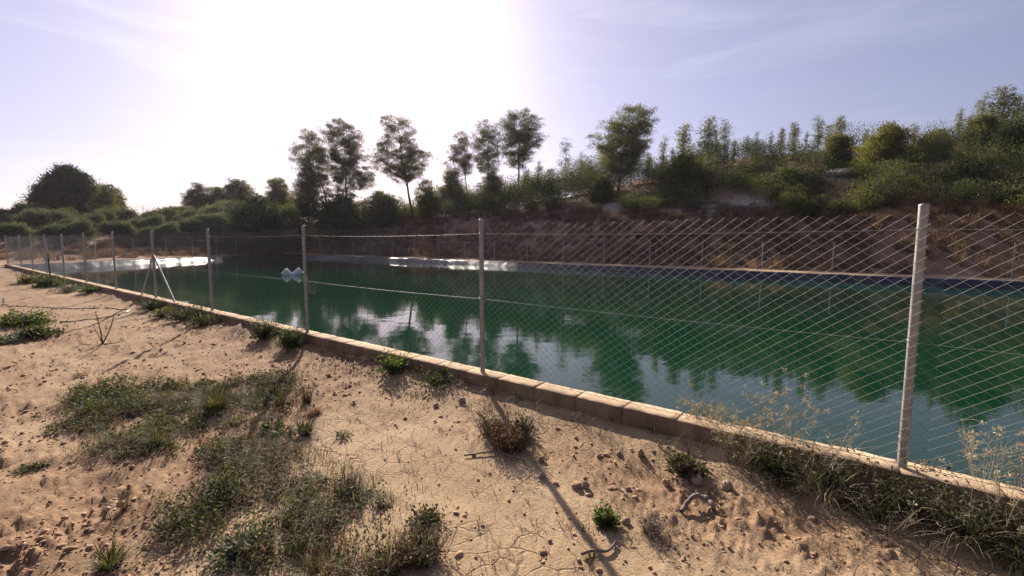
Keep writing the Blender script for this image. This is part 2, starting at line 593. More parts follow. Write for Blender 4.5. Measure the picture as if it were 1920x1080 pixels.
# ------------------------------------------------------------------ low block wall
def build_wall():
    rng = np.random.default_rng(4)
    mb = MB()
    s = -6.0
    u3, n3 = np.array([*U, 0]), np.array([*N, 0])
    base = np.array([*P0, 0])
    halfs = 0
    while s < 36.2:
        L = .415 if rng.random() > .1 else .205
        w = .2 + rng.normal() * .0025
        top = .2 + rng.normal() * .0012
        off = rng.normal() * .0015
        g = .003 + .003 * rng.random()
        x0, x1 = s + g, s + L - g
        bv = .008
        # a rounded-off block as a cross-section swept along the wall, worn edges
        sec = np.array([(-w / 2, -.14), (-w / 2, top - bv), (-w / 2 + bv, top), (w / 2 - bv, top), (w / 2, top - bv), (w / 2, -.14)])
        k = 9
        xs = np.concatenate([[x0, x0 + .007], np.linspace(x0 + .05, x1 - .05, k - 4), [x1 - .007, x1]])
        V = []
        for q, xx in enumerate(xs):
            shrink = .0025 if q in (0, k - 1) else 0
            j = rng.normal(size=(6, 2)) * .0022
            for (a, z), (ja, jz) in zip(sec, j):
                a2 = a * (1 - shrink / .1) + ja + off
                z2 = z - (shrink if z > 0 else 0) + jz
                V.append(base + u3 * xx + n3 * a2 + np.array([0, 0, z2]))
        F = [[q * 6 + r_, q * 6 + r_ + 1, (q + 1) * 6 + r_ + 1, (q + 1) * 6 + r_] for q in range(k - 1) for r_ in range(5)]
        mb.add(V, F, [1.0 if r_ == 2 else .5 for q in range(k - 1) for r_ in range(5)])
        for q in (0, k - 1):
            mb.add(V[q * 6:q * 6 + 6], [[0, 1, 4, 5], [1, 2, 3, 4]])
        s += L
    # mortar core a little behind the faces and below the tops
    w, top = .193, .1965
    sec = [(-w / 2, -.14), (-w / 2, top), (w / 2, top), (w / 2, -.14)]
    V = [base + u3 * xx + n3 * a + np.array([0, 0, z]) for xx in (-5.99, 36.2) for a, z in sec]
    mb.add(V, [[0, 1, 5, 4], [1, 2, 6, 5], [2, 3, 7, 6]])
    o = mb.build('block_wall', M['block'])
    tag(o, 'low tan wall of concrete blocks along the foot of the near fence', 'wall')
build_wall()

# ------------------------------------------------------------------ fences
FENCE_H = 1.5
POSTS = [-3.2, 0, 3.188, 6.45, 9.752, 12.832, 15.988, 19.158, 22.281, 25.4, 28.5, 31.6, 35.98]
LEAN = {0: (.012, 0), 3.188: (.02, 0), 6.45: (.01, 0), 12.832: (.0, 0)}

def fpos(s, z=0, off=0):
    p = P0 + U * s + N * off
    return np.array([p[0], p[1], z])

def lathe_post(mb, base, top, rad, k=14):
    P = np.linspace(base, top, 8)
    mb.tube(P, rad, k, cap=False)
    d = (top - base) / np.linalg.norm(top - base)
    mb.tube(np.array([top, top + d * .004, top + d * .012, top + d * .014]), np.array([rad * 1.06, rad * 1.06, rad * .8, .001]), k, cap=False)

def near_fence():
    root = empty('chain_link_fence', fpos(0, .2), 0, 'grey chain link fence standing on the low block wall in front of the pond', 'fence')
    inv = np.array([*P0, .2])
    for s in POSTS:
        mb = MB()
        l = LEAN.get(s, (0, 0))
        lathe_post(mb, fpos(s, .17) - inv, fpos(s + l[0], .2 + FENCE_H, l[1]) - inv, .0232)
        for fz in (.12, .5, .92):                      # tie wires round the post
            c = fpos(s + l[0] * fz, .2 + FENCE_H * fz, 0) - inv
            a = np.linspace(0, 2 * np.pi, 13)
            ring = c + .0255 * (np.cos(a)[:, None] * np.array([1, 0, .15]) + np.sin(a)[:, None] * np.array([0, 1, 0]))
            mb.tube(ring, .0022, 4, cap=False)
        mb.build('post', M['steel'], root, smooth=True)
    for s1 in (13.85, 11.66):
        mb = MB()
        mb.tube(np.linspace(fpos(12.832, .2 + .98) - inv, fpos(s1, .19) - inv, 6), .019, 10)
        mb.build('brace', M['steel'], root, smooth=True)
    # woven mesh: each wire zigzags from the top to the bottom
    pitch, rowh = .0395, .030
    OFF = -.048
    rows = int(1.45 / rowh)
    s0, s1 = -5.6, 35.98
    nW = int((s1 - s0) / pitch)
    rng = np.random.default_rng(9)
    k = 5
    mb = MB()
    zz = np.arange(rows + 1)
    sag = lambda s: .0
    Vall, Fall = [], []
    a = np.arange(k) * 2 * np.pi / k
    u3, n3 = np.array([*U, 0]), np.array([*N, 0])
    for w in range(nW):
        sc = s0 + w * pitch
        z = .215 + zz * rowh
        flip = 1 if w % 2 else -1                      # neighbours mirror each other and hook together
        ds = np.where(zz % 2 == 0, .5, -.5) * flip * pitch * 1.04
        zig = np.where(zz % 2 == 0, 1, -1) * flip
        wob = (vnoise(np.full(len(z), sc * 1.1), z * 1.5, 51) - .5)
        wz = .012 * np.sin(sc * 1.9 + 1.1) * (z - .2) / 1.5 + (vnoise(np.full(1, sc * .6), np.zeros(1), 53) - .5) * .03 * (z - .2) / 1.45
        bulge = (vnoise(np.full(len(z), sc * .9), z * .8, 55) - .5) * .03
        P = np.array([*P0, 0]) + u3 * (sc + ds + wob * .012)[:, None] + n3 * (OFF + bulge + zig * .0025)[:, None]
        P = P + np.array([0, 0, 1]) * (z + wz)[:, None]
        P = P - inv
        T = np.gradient(P, axis=0)
        T /= np.linalg.norm(T, axis=1, keepdims=True)
        # per-segment tubes so the bends stay crisp: duplicate ring points near every bend
        Q = np.empty((2 * len(P), 3))
        step = np.diff(P, axis=0)
        Q[0], Q[-1] = P[0], P[-1]
        Q[1:-1:2] = P[:-1] + step * .06
        Q[2:-1:2] = P[1:] - step * .06
        Q = np.vstack([Q[1:-1]])
        seg = np.diff(Q, axis=0)
        T = np.vstack([seg, seg[-1:]])
        T[1:-1] = (seg[:-1] / np.linalg.norm(seg[:-1], axis=1, keepdims=True) + seg[1:] / np.linalg.norm(seg[1:], axis=1, keepdims=True))
        T /= np.linalg.norm(T, axis=1, keepdims=True)
        A = np.cross(T, n3)
        A /= np.linalg.norm(A, axis=1, keepdims=True)
        B = np.cross(T, A)
        V = Q[:, None] + .0011 * (np.cos(a)[None, :, None] * A[:, None] + np.sin(a)[None, :, None] * B[:, None])
        i = np.arange(len(Q) - 1)[:, None] * k
        j = np.arange(k)[None]
        F = np.stack([i + j, i + (j + 1) % k, i + k + (j + 1) % k, i + k + j], -1).reshape(-1, 4)
        mb.add(V.reshape(-1, 3), F)
    mb.build('wire_mesh', M['wire'], root, smooth=True)
    for z, sg in ((.2 + 1.37, .014), (.2 + .74, .01), (.2 + .03, .0)):
        mb = MB()
        s = np.linspace(-5.6, 35.98, 260)
        seg = np.searchsorted(POSTS, s) - 1
        dz = np.zeros_like(s)
        for i_ in range(len(POSTS) - 1):
            m_ = (s >= POSTS[i_]) & (s <= POSTS[i_ + 1])
            t = (s[m_] - POSTS[i_]) / (POSTS[i_ + 1] - POSTS[i_])
            dz[m_] = -sg * (1 if i_ != 2 else 1.4) * 4 * t * (1 - t)
        P = np.array([fpos(a_, z + b_, -.042) for a_, b_ in zip(s, dz)]) - inv
        mb.tube(P, .0019, 5)
        mb.build('tension_wire', M['wire'], root, smooth=True)
near_fence()

def far_fence():
    d0 = FAR + 2.9
    pts = []
    for s in np.arange(-11.8, 62, 3.15):
        pts.append(N * d0 + U * (s + U @ P0))
    pts = [p for p in pts if p[0] > LEFT - 2.5]
    corner = np.array([LEFT - 2.4, (d0 - N[0] * (LEFT - 2.4)) / N[1]])
    pts.append(corner)
    left = []
    y = corner[1] - 3.15
    while y > 27:
        left.append(np.array([LEFT - 2.4, y]))
        y -= 3.15
    pts += left
    z = [float(height(*p)) for p in pts]
    root = empty('perimeter_fence', (*pts[0], z[0]), 0, 'thin wire fence on the far bank, behind the dark liner', 'fence')
    o3 = np.array([*pts[0], z[0]])
    rng = np.random.default_rng(12)
    for p, zz in zip(pts, z):
        mb = MB()
        lathe_post(mb, np.array([*p, zz - .1]) - o3, np.array([p[0] + rng.normal() * .02, p[1], zz + 1.5]) - o3, .03, 8)
        mb.build('post', M['steel'], root, smooth=True)
    for h in (.1, .75, 1.4):
        mb = MB()
        mb.tube(np.array([[p[0], p[1], zz + h] for p, zz in zip(pts, z)]) - o3, .003, 4)
        mb.build('tension_wire', M['wire'], root, smooth=True)
    # open diamond mesh
    mb = MB()
    for (p, zp), (q, zq) in zip(zip(pts[:-1], z[:-1]), zip(pts[1:], z[1:])):
        L = np.linalg.norm(q - p)
        n = max(2, int(L / .1))
        rows = 14
        V, F = [], []
        for i in range(n):
            for half in (0, 1):
                t0, t1 = (i + half * 0) / n, (i + 1) / n
                zz0 = np.linspace(.05, 1.42, rows)
        t = (np.arange(n) + .5) / n
        zr = np.linspace(.05, 1.42, rows)
        sgn = np.where(np.arange(rows) % 2 == 0, -.5, .5) / n
        tt = t[:, None] + sgn[None]
        P = np.stack([p[0] + (q[0] - p[0]) * tt, p[1] + (q[1] - p[1]) * tt, zp + (zq - zp) * tt + zr[None]], -1) - o3
        W = np.array([0, 0, .0035])
        V = np.stack([P, P + W], 2)                    # n, rows, 2, 3
        base = (np.arange(n)[:, None] * rows + np.arange(rows - 1)[None]) * 2
        F = np.stack([base, base + 1, base + 3, base + 2], -1).reshape(-1, 4)
        mb.add(V.reshape(-1, 3), F)
    mb.build('wire_mesh', M['wire'], root)
far_fence()

# ------------------------------------------------------------------ trees
def spherical(rng, n):
    v = rng.normal(size=(n, 3))
    return v / np.linalg.norm(v, axis=1, keepdims=True)

def curve3(a, b, mid, n=6):
    t = np.linspace(0, 1, n)[:, None]
    return a * (1 - t) ** 2 + mid * 2 * t * (1 - t) + b * t ** 2

def tree_parts(root, h, trunk, lobes, seed, mat, r0=.018, leaf=(.30, .05), per=70, rc=.035, limb_drop=.55, bark='bark', squash=.65, twig=True, hollow=.45, wide=1.0, more=1.0):
    """trunk: (x, y, z) fractions of h; lobes: (x, y, z, rx, ry, rz, clumps) fractions of h"""
    rng = np.random.default_rng(seed)
    tr = np.array(trunk, float) * h
    tt = np.linspace(0, 1, 16)
    zc = np.interp(tt, np.linspace(0, 1, len(tr)), tr[:, 2])
    tp = np.stack([np.interp(zc, tr[:, 2], tr[:, i]) for i in range(3)], 1)
    tp[1:-1, :2] += rng.normal(size=(14, 2)) * h * .0025
    wood = MB()
    rad = h * r0 * (1 - tt * .86)
    rad[0] *= 1.25
    tp[0, 2] -= .3
    wood.tube(tp, rad, 8)
    crown = MB()
    for (lx, ly, lz, rx, ry, rz, nc) in lobes:
        lx, rx, ry, rz, nc = lx * wide, rx * wide, ry * wide, rz * (1 + (wide - 1) * .8), int(nc * more)
        c = np.array([lx, ly, lz]) * h
        zatt = np.clip(c[2] - limb_drop * np.hypot(lx - np.interp(c[2], tp[:, 2], tp[:, 0]) / h, ly) * h - rz * h * .5, tp[2, 2], tp[-1, 2] * .97)
        a = np.array([np.interp(zatt, tp[:, 2], tp[:, i]) for i in range(3)])
        mid = (a + c) / 2 + np.array([0, 0, -.02 * h]) + rng.normal(size=3) * h * .01
        limb = curve3(a, c, mid, 8)
        wood.tube(limb, np.linspace(h * r0 * .42, h * r0 * .14, 8), 5)
        v = spherical(rng, nc) * (hollow + (1 - hollow) * rng.random(nc) ** .6)[:, None]
        P = c + v * np.array([rx, ry, rz]) * h
        tone = rng.random(nc)
        for p, tn in zip(P, tone):
            if twig:
                b0 = limb[int(rng.integers(3, 8))]
                m2 = (b0 + p) / 2 + rng.normal(size=3) * h * .012 - np.array([0, 0, h * .008])
                wood.tube(curve3(b0, p, m2, 5), np.linspace(h * r0 * .12, h * r0 * .045, 5), 3, cap=False)
            n = int(per * rng.uniform(.55, 1.35))
            g = rng.normal(size=(n, 3)) * np.array([1, 1, squash]) * rc * h * rng.uniform(.7, 1.25)
            D = g / (np.linalg.norm(g, axis=1, keepdims=True) + 1e-6) + rng.normal(size=(n, 3)) * .5 + np.array([0, 0, .35])
            crown.leaves(p + g, D, leaf[0] * rng.uniform(.6, 1.3, n), leaf[1] * rng.uniform(.7, 1.3, n), np.clip(tn * .55 + rng.random(n) * .45, 0, 1), rng)
    wood.build('trunk', M[bark], root, smooth=True)
    crown.build('crown', M[mat], root)

def place_root(name, px, depth, top_py, label, cat, group=None, sink=0):
    x, y, ztop = at_depth(px, top_py, depth)
    z0 = float(height(x, y)) - sink
    return empty(name, (x, y, z0), -math.atan2(x, y), label, cat, group), ztop - z0

def pine_parts(root, trunk, prof, seed, mat, nb=46, rt=.13, puff=.42, per=84, leaf=(.20, .038), inner=.48, density=.95, depth_k=.9, rise=.5):
    """trunk: points (x, y, z) in metres; prof: rows (z, left reach, right reach) in metres, top first"""
    rng = np.random.default_rng(seed)
    tr = np.array(trunk, float)
    zt = np.linspace(tr[0, 2], tr[-1, 2], 18)
    tp = np.stack([np.interp(zt, tr[:, 2], tr[:, i]) for i in range(3)], 1)
    for _ in range(2):
        tp[1:-1] = (tp[:-2] + 2 * tp[1:-1] + tp[2:]) / 4
    tp[1:-1, :2] += rng.normal(size=(16, 2)) * .03
    tp[0, 2] -= .4
    f = np.linspace(0, 1, 18)
    wood, crown = MB(), MB()
    wood.tube(tp, rt * (1 - .88 * f ** 1.1), 8)
    pr = np.array(prof, float)[::-1]
    zs = np.linspace(pr[0, 0], pr[-1, 0], 60)
    Ls, Rs = np.interp(zs, pr[:, 0], pr[:, 1]), np.interp(zs, pr[:, 0], pr[:, 2])
    p = (Ls + Rs) ** 1.15 + .15 * (Ls + Rs).max()
    cum = np.cumsum(p) / p.sum()
    def at(z):
        return np.array([np.interp(z, tp[:, 2], tp[:, 0]), np.interp(z, tp[:, 2], tp[:, 1]), z])
    for i in range(nb):
        z = np.interp((i + rng.random()) / nb, cum, zs)
        az = i * 2.39996 + rng.normal() * .35
        c, sn = math.cos(az), math.sin(az)
        L, Rr = np.interp(z, zs, Ls), np.interp(z, zs, Rs)
        reach = (L * (1 - c) + Rr * (1 + c)) / 2
        ext = reach * rng.uniform(.62, 1.0)
        z0 = max(z - rise * ext - .15 * rng.random() * ext, tp[3, 2])
        a = at(min(z0, tp[-1, 2] - .1))
        tip = at(min(z, tp[-1, 2])) + np.array([c * ext, sn * ext * depth_k, 0])
        tip[2] = z + rng.normal() * .12
        mid = a * .45 + tip * .55
        mid[2] = a[2] * .62 + tip[2] * .38
        limb = curve3(a, tip, mid + rng.normal(size=3) * .05 * ext, 9)
        wood.tube(limb, np.linspace(rt * (.14 + .05 * min(ext, 3)), rt * .06, 9), 4, cap=False)
        npf = max(2, int((2.2 + 3.4 * ext) * density * rng.uniform(.6, 1.4)))
        tone = rng.random()
        for _ in range(npf):
            t = inner + (1 - inner) * rng.random() ** .7
            b0 = limb[min(8, int(t * 8))]
            q = b0 + rng.normal(size=3) * np.array([1, 1, .6]) * (.10 + .17 * ext) + np.array([0, 0, .10 + .12 * rng.random()])
            wood.tube(np.array([b0, (b0 + q) / 2 - np.array([0, 0, .04]), q]), np.array([rt * .06, rt * .045, rt * .03]), 3, cap=False)
            n = int(per * rng.uniform(.5, 1.4))
            sz = puff * rng.uniform(.6, 1.25)
            g = rng.normal(size=(n, 3)) * np.array([1, 1, .62]) * sz * .5
            D = g / sz * 1.2 + rng.normal(size=(n, 3)) * .45 + np.array([0, 0, .5])
            crown.leaves(q + g, D, leaf[0] * rng.uniform(.6, 1.3, n), leaf[1] * rng.uniform(.7, 1.3, n), np.clip(tone * .45 + rng.random() * .2 + rng.random(n) * .35, 0, 1), rng)
    # leading shoots at the very top
    wood.build('trunk', M['bark'], root, smooth=True)
    crown.build('crown', M[mat], root)

def pine_px(name, depth, trunk_px, prof_px, label, group, seed, mat='pine', cat='tree', **kw):
    """the outline is measured on the photograph and turned into metres at the tree's distance"""
    bx, by = trunk_px[0]
    x, y, zb = at_depth(bx, by, depth)
    z0 = float(height(x, y))
    root = empty(name, (x, y, z0), -math.atan2(x, y), label, cat, group)
    k = depth / FPX / math.cos(math.atan2(x, y))       # metres per pixel across the line of sight
    kz = depth / FPX
    zof = lambda py: (by - py) * kz + zb - z0
    tr = [(0, 0, 0)] + [((px - bx) * k * math.cos(math.atan2(x, y)), 0, zof(py)) for px, py in trunk_px[1:]]
    tr = [tr[0]] + [p for p in tr[1:] if p[2] > .5]
    prof = [(zof(py), L * kz, Rr * kz) for py, L, Rr in prof_px]
    pine_parts(root, tr, prof, seed, mat, **kw)
    return root

TALL = 'tall pines beyond the far bank'
pine_px('pine_tree', 60, [(616, 400), (613, 372), (600, 320), (592, 280), (589, 258)], [(252, 10, 8), (262, 22, 20), (278, 42, 24), (300, 46, 24), (318, 50, 20), (334, 44, 14), (352, 30, 12), (368, 18, 10)],
        'pine with a slanting trunk and uneven crown, leftmost of the tall pines', TALL, 1, nb=68)
pine_px('pine_tree', 60, [(648, 405), (650, 340), (650, 290), (648, 240)], [(232, 14, 12), (242, 28, 22), (258, 36, 26), (278, 36, 30), (298, 34, 30), (315, 30, 24), (334, 26, 22), (352, 22, 22), (368, 18, 18)],
        'tall dense pine with a rounded dark crown, beside the slanting pine', TALL, 2, nb=81, density=1.25)
pine_px('pine_tree', 58, [(776, 418), (770, 380), (762, 330), (754, 290), (751, 240)], [(229, 26, 22), (240, 36, 33), (262, 38, 36), (280, 44, 35), (291, 62, 56), (306, 64, 56), (322, 54, 44), (336, 40, 18), (346, 18, 8)],
        'lone pine with a wide spreading crown and long bare leaning trunk', TALL, 4, nb=68, rt=.17, rise=.42)
pine_px('pine_tree', 57, [(879, 395), (876, 360), (870, 310), (864, 265)], [(256, 10, 10), (266, 15, 15), (281, 22, 18), (296, 38, 20), (312, 40, 18), (328, 24, 10)],
        'thin airy pine with a curved bare trunk, right of the lone spreading pine', TALL, 5, nb=35, density=.9, rt=.10)
pine_px('pine_tree', 56, [(914, 395), (915, 330), (915, 245)], [(234, 10, 10), (246, 20, 22), (262, 28, 28), (282, 30, 30), (302, 28, 28), (322, 20, 20), (338, 12, 12)],
        'slim pine with straight trunk, left neighbour of the tall wide-topped pine', TALL, 6, nb=49, rt=.11)
pine_px('pine_tree', 55, [(973, 380), (972, 330), (973, 280), (976, 228)], [(217, 22, 20), (229, 34, 34), (245, 36, 44), (262, 36, 44), (278, 33, 38), (292, 32, 24), (306, 28, 20), (316, 14, 14)],
        'tall pine with wide full top and low bare side branches on a straight trunk', TALL, 7, nb=67)
pine_px('pine_tree', 47, [(1160, 348), (1164, 310), (1172, 270), (1184, 222)], [(210, 14, 16), (222, 34, 34), (238, 46, 38), (254, 54, 38), (270, 58, 42), (284, 58, 44), (300, 50, 42), (314, 38, 36), (326, 24, 20)],
        'large full pine with lopsided crown leaning right above the scrub', TALL, 8, nb=83, rt=.15)

# smaller bushy trees under and between the tall pines
def bushy(px, depth, top, label, seed, mat='scrub', wide=.3, group='bushy trees under the tall pines', name='bushy_tree', n=1.0, leaf=(.20, .065), cat='tree', low=.1, puff=.42, per=48):
    x, y, zt = at_depth(px, top, depth)
    z0 = float(height(x, y)) - .2
    h = zt - z0
    root = empty(name, (x, y, z0), -math.atan2(x, y), label, cat, group)
    rng = np.random.default_rng(seed)
    zz = np.linspace(1.0, low, 8)
    prof = []
    for z in zz:
        w = wide * h * (.30 + .70 * math.sin(math.pi * min(1.0, (1.0 - z) ** .7 * .68)))
        prof.append((z * h, w * rng.uniform(.7, 1.2), w * rng.uniform(.7, 1.2)))
    area = wide * h * h
    pine_parts(root, [(0, 0, 0), (rng.normal() * .1, 0, h * .5), (rng.normal() * .15, 0, h * .93)], prof, seed, mat,
               nb=int(np.clip(30 + 5 * area, 40, 120) * n), rt=.06 + .004 * h, puff=puff, per=per, leaf=leaf, inner=.3, density=1.15, rise=.3)
    return root
pine_px('pine_tree', 56, [(578, 400), (578, 360), (579, 318)], [(310, 5, 5), (322, 12, 12), (340, 20, 22), (360, 24, 26), (385, 28, 28), (400, 26, 26)],
        'bushy dark pine below the slanting pine, with leaves almost to the ground', 'bushy trees under the tall pines', 3, 'scrub', nb=90, puff=.4, per=55, inner=.3, density=1.3)
pine_px('pine_tree', 55, [(690, 410), (686, 370), (683, 325)], [(318, 8, 8), (326, 16, 16), (338, 19, 19), (350, 16, 14), (360, 8, 6)], 'small rounded pine on a thin trunk, between the tall dense pine and the lone pine', 'bushy trees under the tall pines', 21, nb=26, rt=.07)
bushy(640, 56, 366, 'dark bushy tree at the foot of the tall dense pine', 22, 'scrub', .75)
bushy(716, 54, 362, 'low dark tree just left of the lone pine', 23, 'pine', .6)
bushy(800, 56, 340, 'loose small tree behind the leaning trunk of the lone pine', 24, 'young_pine', .36, n=.6)
bushy(848, 55, 322, 'grey green tree in front of the thin airy pine', 25, 'pine', .34)
bushy(925, 53, 330, 'broad olive green tree at the foot of the slim straight pine', 26, 'young_pine', .36)
bushy(1128, 44, 335, 'round light olive bush below the large lopsided pine', 27, 'young_pine', .5, cat='bush')
bushy(522, 66, 335, 'small round pine standing alone against the sky', 28, 'young_pine', .26, group='trees on the far left slope', low=.3)
bushy(545, 58, 388, 'yellowish low bush at the left end of the pine clump', 29, 'young_pine', .8, cat='bush', group='trees on the far left slope')
bushy(480, 50, 372, 'dense dark bush with sloping outline beside the olive grove', 30, 'dark_leaf', .62, cat='bush', group='trees on the far left slope', n=1.4)
HS = 'trees among the hillside scrub'
bushy(1478, 36, 322, 'dark pointed young pine low on the hillside, in front of the scrub', 31, 'scrub', .42, group=HS, n=1.3)
bushy(1662, 36, 238, 'tall yellow green tree rising out of the hillside scrub', 32, 'yellow_leaf', .34, group=HS, n=1.3)
bushy(1575, 42, 258, 'broad olive brown tree on the skyline left of the yellow green tree', 33, 'young_pine', .42, group=HS, n=1.3)
bushy(1752, 40, 250, 'olive tree with rounded top right of the yellow green tree', 34, 'young_pine', .46, group=HS, n=1.3)
bushy(1845, 38, 222, 'tall olive green tree at the foot of the high right-hand pines', 35, 'young_pine', .32, group=HS, n=1.3)
bushy(1912, 34, 236, 'very dark broad tree at the right edge of the picture', 36, 'dark_leaf', .4, group=HS, n=1.6)
bushy(1790, 33, 322, 'light green bush below the olive trees near the right edge', 37, 'yellow_leaf', .6, group=HS, cat='bush')
bushy(1285, 40, 300, 'green brown bush on the skyline below the two paired slender pines', 38, 'young_pine', .6, group=HS, cat='bush')
bushy(1620, 38, 300, 'dull olive bush left of the yellow green tree', 39, 'scrub', .5, group=HS, cat='bush')

# trees of the left side
t, h = place_root('broadleaf_tree', 126, 58, 312, 'big dark dome-shaped tree at the far left behind the olive grove', 'tree', 'trees on the far left slope')
tree_parts(t, h, [(0, 0, 0), (.0, 0, .4), (.0, 0, .85)],
           [(-.02, 0, .90, .12, .13, .08, 36), (-.15, 0, .76, .13, .14, .1, 44), (.12, 0, .78, .14, .14, .1, 44), (0, -.1, .66, .2, .15, .12, 50), (.25, 0, .62, .13, .14, .12, 40), (-.26, 0, .56, .13, .14, .12, 40), (0, -.14, .44, .22, .15, .14, 50), (.3, 0, .42, .14, .16, .12, 36), (-.34, 0, .38, .13, .15, .1, 34), (-.1, -.1, .24, .3, .18, .12, 40), (.22, -.05, .24, .22, .18, .12, 36)], 41, 'dark_leaf', per=110, rc=.055, leaf=(.24, .10), r0=.03)
bushy(218, 60, 357, 'narrow feathery pale tree beside the big dark dome-shaped tree', 42, 'young_pine', .2, group='trees on the far left slope')
bushy(196, 57, 348, 'thin grey tree leaning on the right side of the dome-shaped tree', 43, 'young_pine', .26, group='trees on the far left slope')
bushy(42, 62, 385, 'low dark tree left of the big dome-shaped tree', 44, 'scrub', .5, group='trees on the far left slope')
bushy(2, 60, 400, 'dark tree cut off by the left edge of the picture', 45, 'dark_leaf', .5, group='trees on the far left slope')
bushy(372, 68, 347, 'dark rounded tree, left of the three trees above the olive grove', 46, 'scrub', .34, group='trees on the far left slope')
bushy(405, 68, 352, 'paler tree, middle of the three trees above the olive grove', 47, 'young_pine', .36, group='trees on the far left slope')
bushy(438, 70, 338, 'darker tall tree, right of the three trees above the olive grove', 48, 'scrub', .34, group='trees on the far left slope')
bushy(462, 72, 342, 'thin sparse tree just right of the three trees above the olive grove', 49, 'young_pine', .22, group='trees on the far left slope', n=.5)

# olive grove: three trees built, the rest copied
def olive(seed, loc, h, rz, label):
    t = empty('olive_tree', loc, rz, label, 'olive tree', 'olive trees of the grove')
    rng = np.random.default_rng(seed)
    lobes = [(rng.uniform(-.42, .42), rng.uniform(-.4, .4), rng.uniform(.3, .8), .24, .24, .16, 26) for _ in range(11)]
    tree_parts(t, h, [(0, 0, 0), (.02, 0, .25), (.0, .02, .6)], lobes, seed, 'olive', r0=.04, per=80, rc=.075, leaf=(.17, .045), squash=1.0, hollow=.4)
    return t
OL = [(30, 47, 432), (70, 44, 430), (112, 46, 424), (150, 42, 428), (185, 46, 412), (232, 50, 402), (265, 46, 408), (300, 52, 392), (338, 56, 388), (372, 52, 385), (415, 58, 380), (220, 40, 436), (290, 43, 425), (345, 47, 412), (395, 50, 402), (440, 60, 388), (60, 52, 418), (20, 38, 440), (120, 38, 445), (425, 53, 405), (0, 50, 425)]
protos = []
for i, (px, dep, top) in enumerate(OL):
    x, y, zt = at_depth(px, top, dep)
    z0 = float(height(x, y)) - .15
    hh = max(2.2, zt - z0)
    lab = 'grey green olive tree, one of the many merging crowns left of the pond'
    if i < 3:
        protos.append((olive(60 + i, (x, y, z0), hh, i * 1.3, lab), hh))
    else:
        src, ph = protos[i % 3]
        k = hh / ph
        copy_thing(src, (x, y, z0), i * 2.1, (k * 1.05, k * 1.05, k))

# slender young pines along the ridge: four built, the rest copied
RP = [(1010, 56, 305), (1032, 58, 318), (1062, 55, 262), (1090, 54, 288), (1106, 56, 300), (1218, 54, 290), (1246, 52, 260), (1262, 55, 278), (1281, 53, 239), (1298, 54, 272), (1313, 52, 262), (1331, 50, 228), (1345, 55, 262), (1361, 50, 227), (1378, 52, 262), (1403, 54, 254), (1420, 52, 247), (1447, 50, 248), (1466, 52, 243), (1492, 47, 234), (1513, 50, 248), (1536, 47, 221), (1556, 50, 236), (1576, 47, 223), (1598, 50, 262), (1624, 46, 243), (1642, 48, 255), (1672, 44, 231), (1716, 47, 233), (1735, 48, 252), (1769, 46, 262), (1802, 43, 206), (1822, 45, 215), (1846, 43, 180), (1862, 45, 200), (1889, 42, 168), (1912, 42, 187), (1930, 41, 200), (985, 60, 322), (1185, 55, 268)]
pr = []
rs = np.random.default_rng(77)
for i, (px, dep, top) in enumerate(RP):
    x, y, zt = at_depth(px, top, dep)
    z0 = float(height(x, y)) - .1
    hh = zt - z0
    lab = 'slender sparse young pine on the ridge behind the dark hillside scrub'
    if i < 7:
        t = empty('young_pine', (x, y, z0), -math.atan2(x, y), lab, 'tree', 'young pines along the ridge')
        rng = np.random.default_rng(80 + i)
        prof = []
        for z in np.linspace(1.0, .28, 9):
            w = hh * (.022 + (.065, .11, .14, .085, .15, .12, .075)[i] * math.sin(math.pi * min(1, (1.02 - z) * 1.15)) ** .7) * rng.uniform(.6, 1.25)
            prof.append((z * hh, w * rng.uniform(.7, 1.2), w * rng.uniform(.7, 1.2)))
        pine_parts(t, [(0, 0, 0), (rng.normal() * .1, 0, hh * .5), (rng.normal() * .12, 0, hh * .98)], prof, 80 + i, 'young_pine',
                   nb=44, rt=.055, puff=.28, per=20, leaf=(.18, .04), inner=.25, density=.9, rise=.75)
        pr.append((t, hh))
    else:
        src, ph = pr[int(rs.integers(0, 7))]
        k = hh / ph
        wx = k * rs.uniform(.8, 1.35)
        copy_thing(src, (x, y, z0), rs.uniform(0, 6.28), (wx, wx, k))

# ------------------------------------------------------------------ hillside scrub, dry brush (masses nobody could count)
def ds_xy(d, s):
    p = N[None] * d[:, None] + U[None] * (s + U @ P0)[:, None]
    return p[:, 0], p[:, 1]

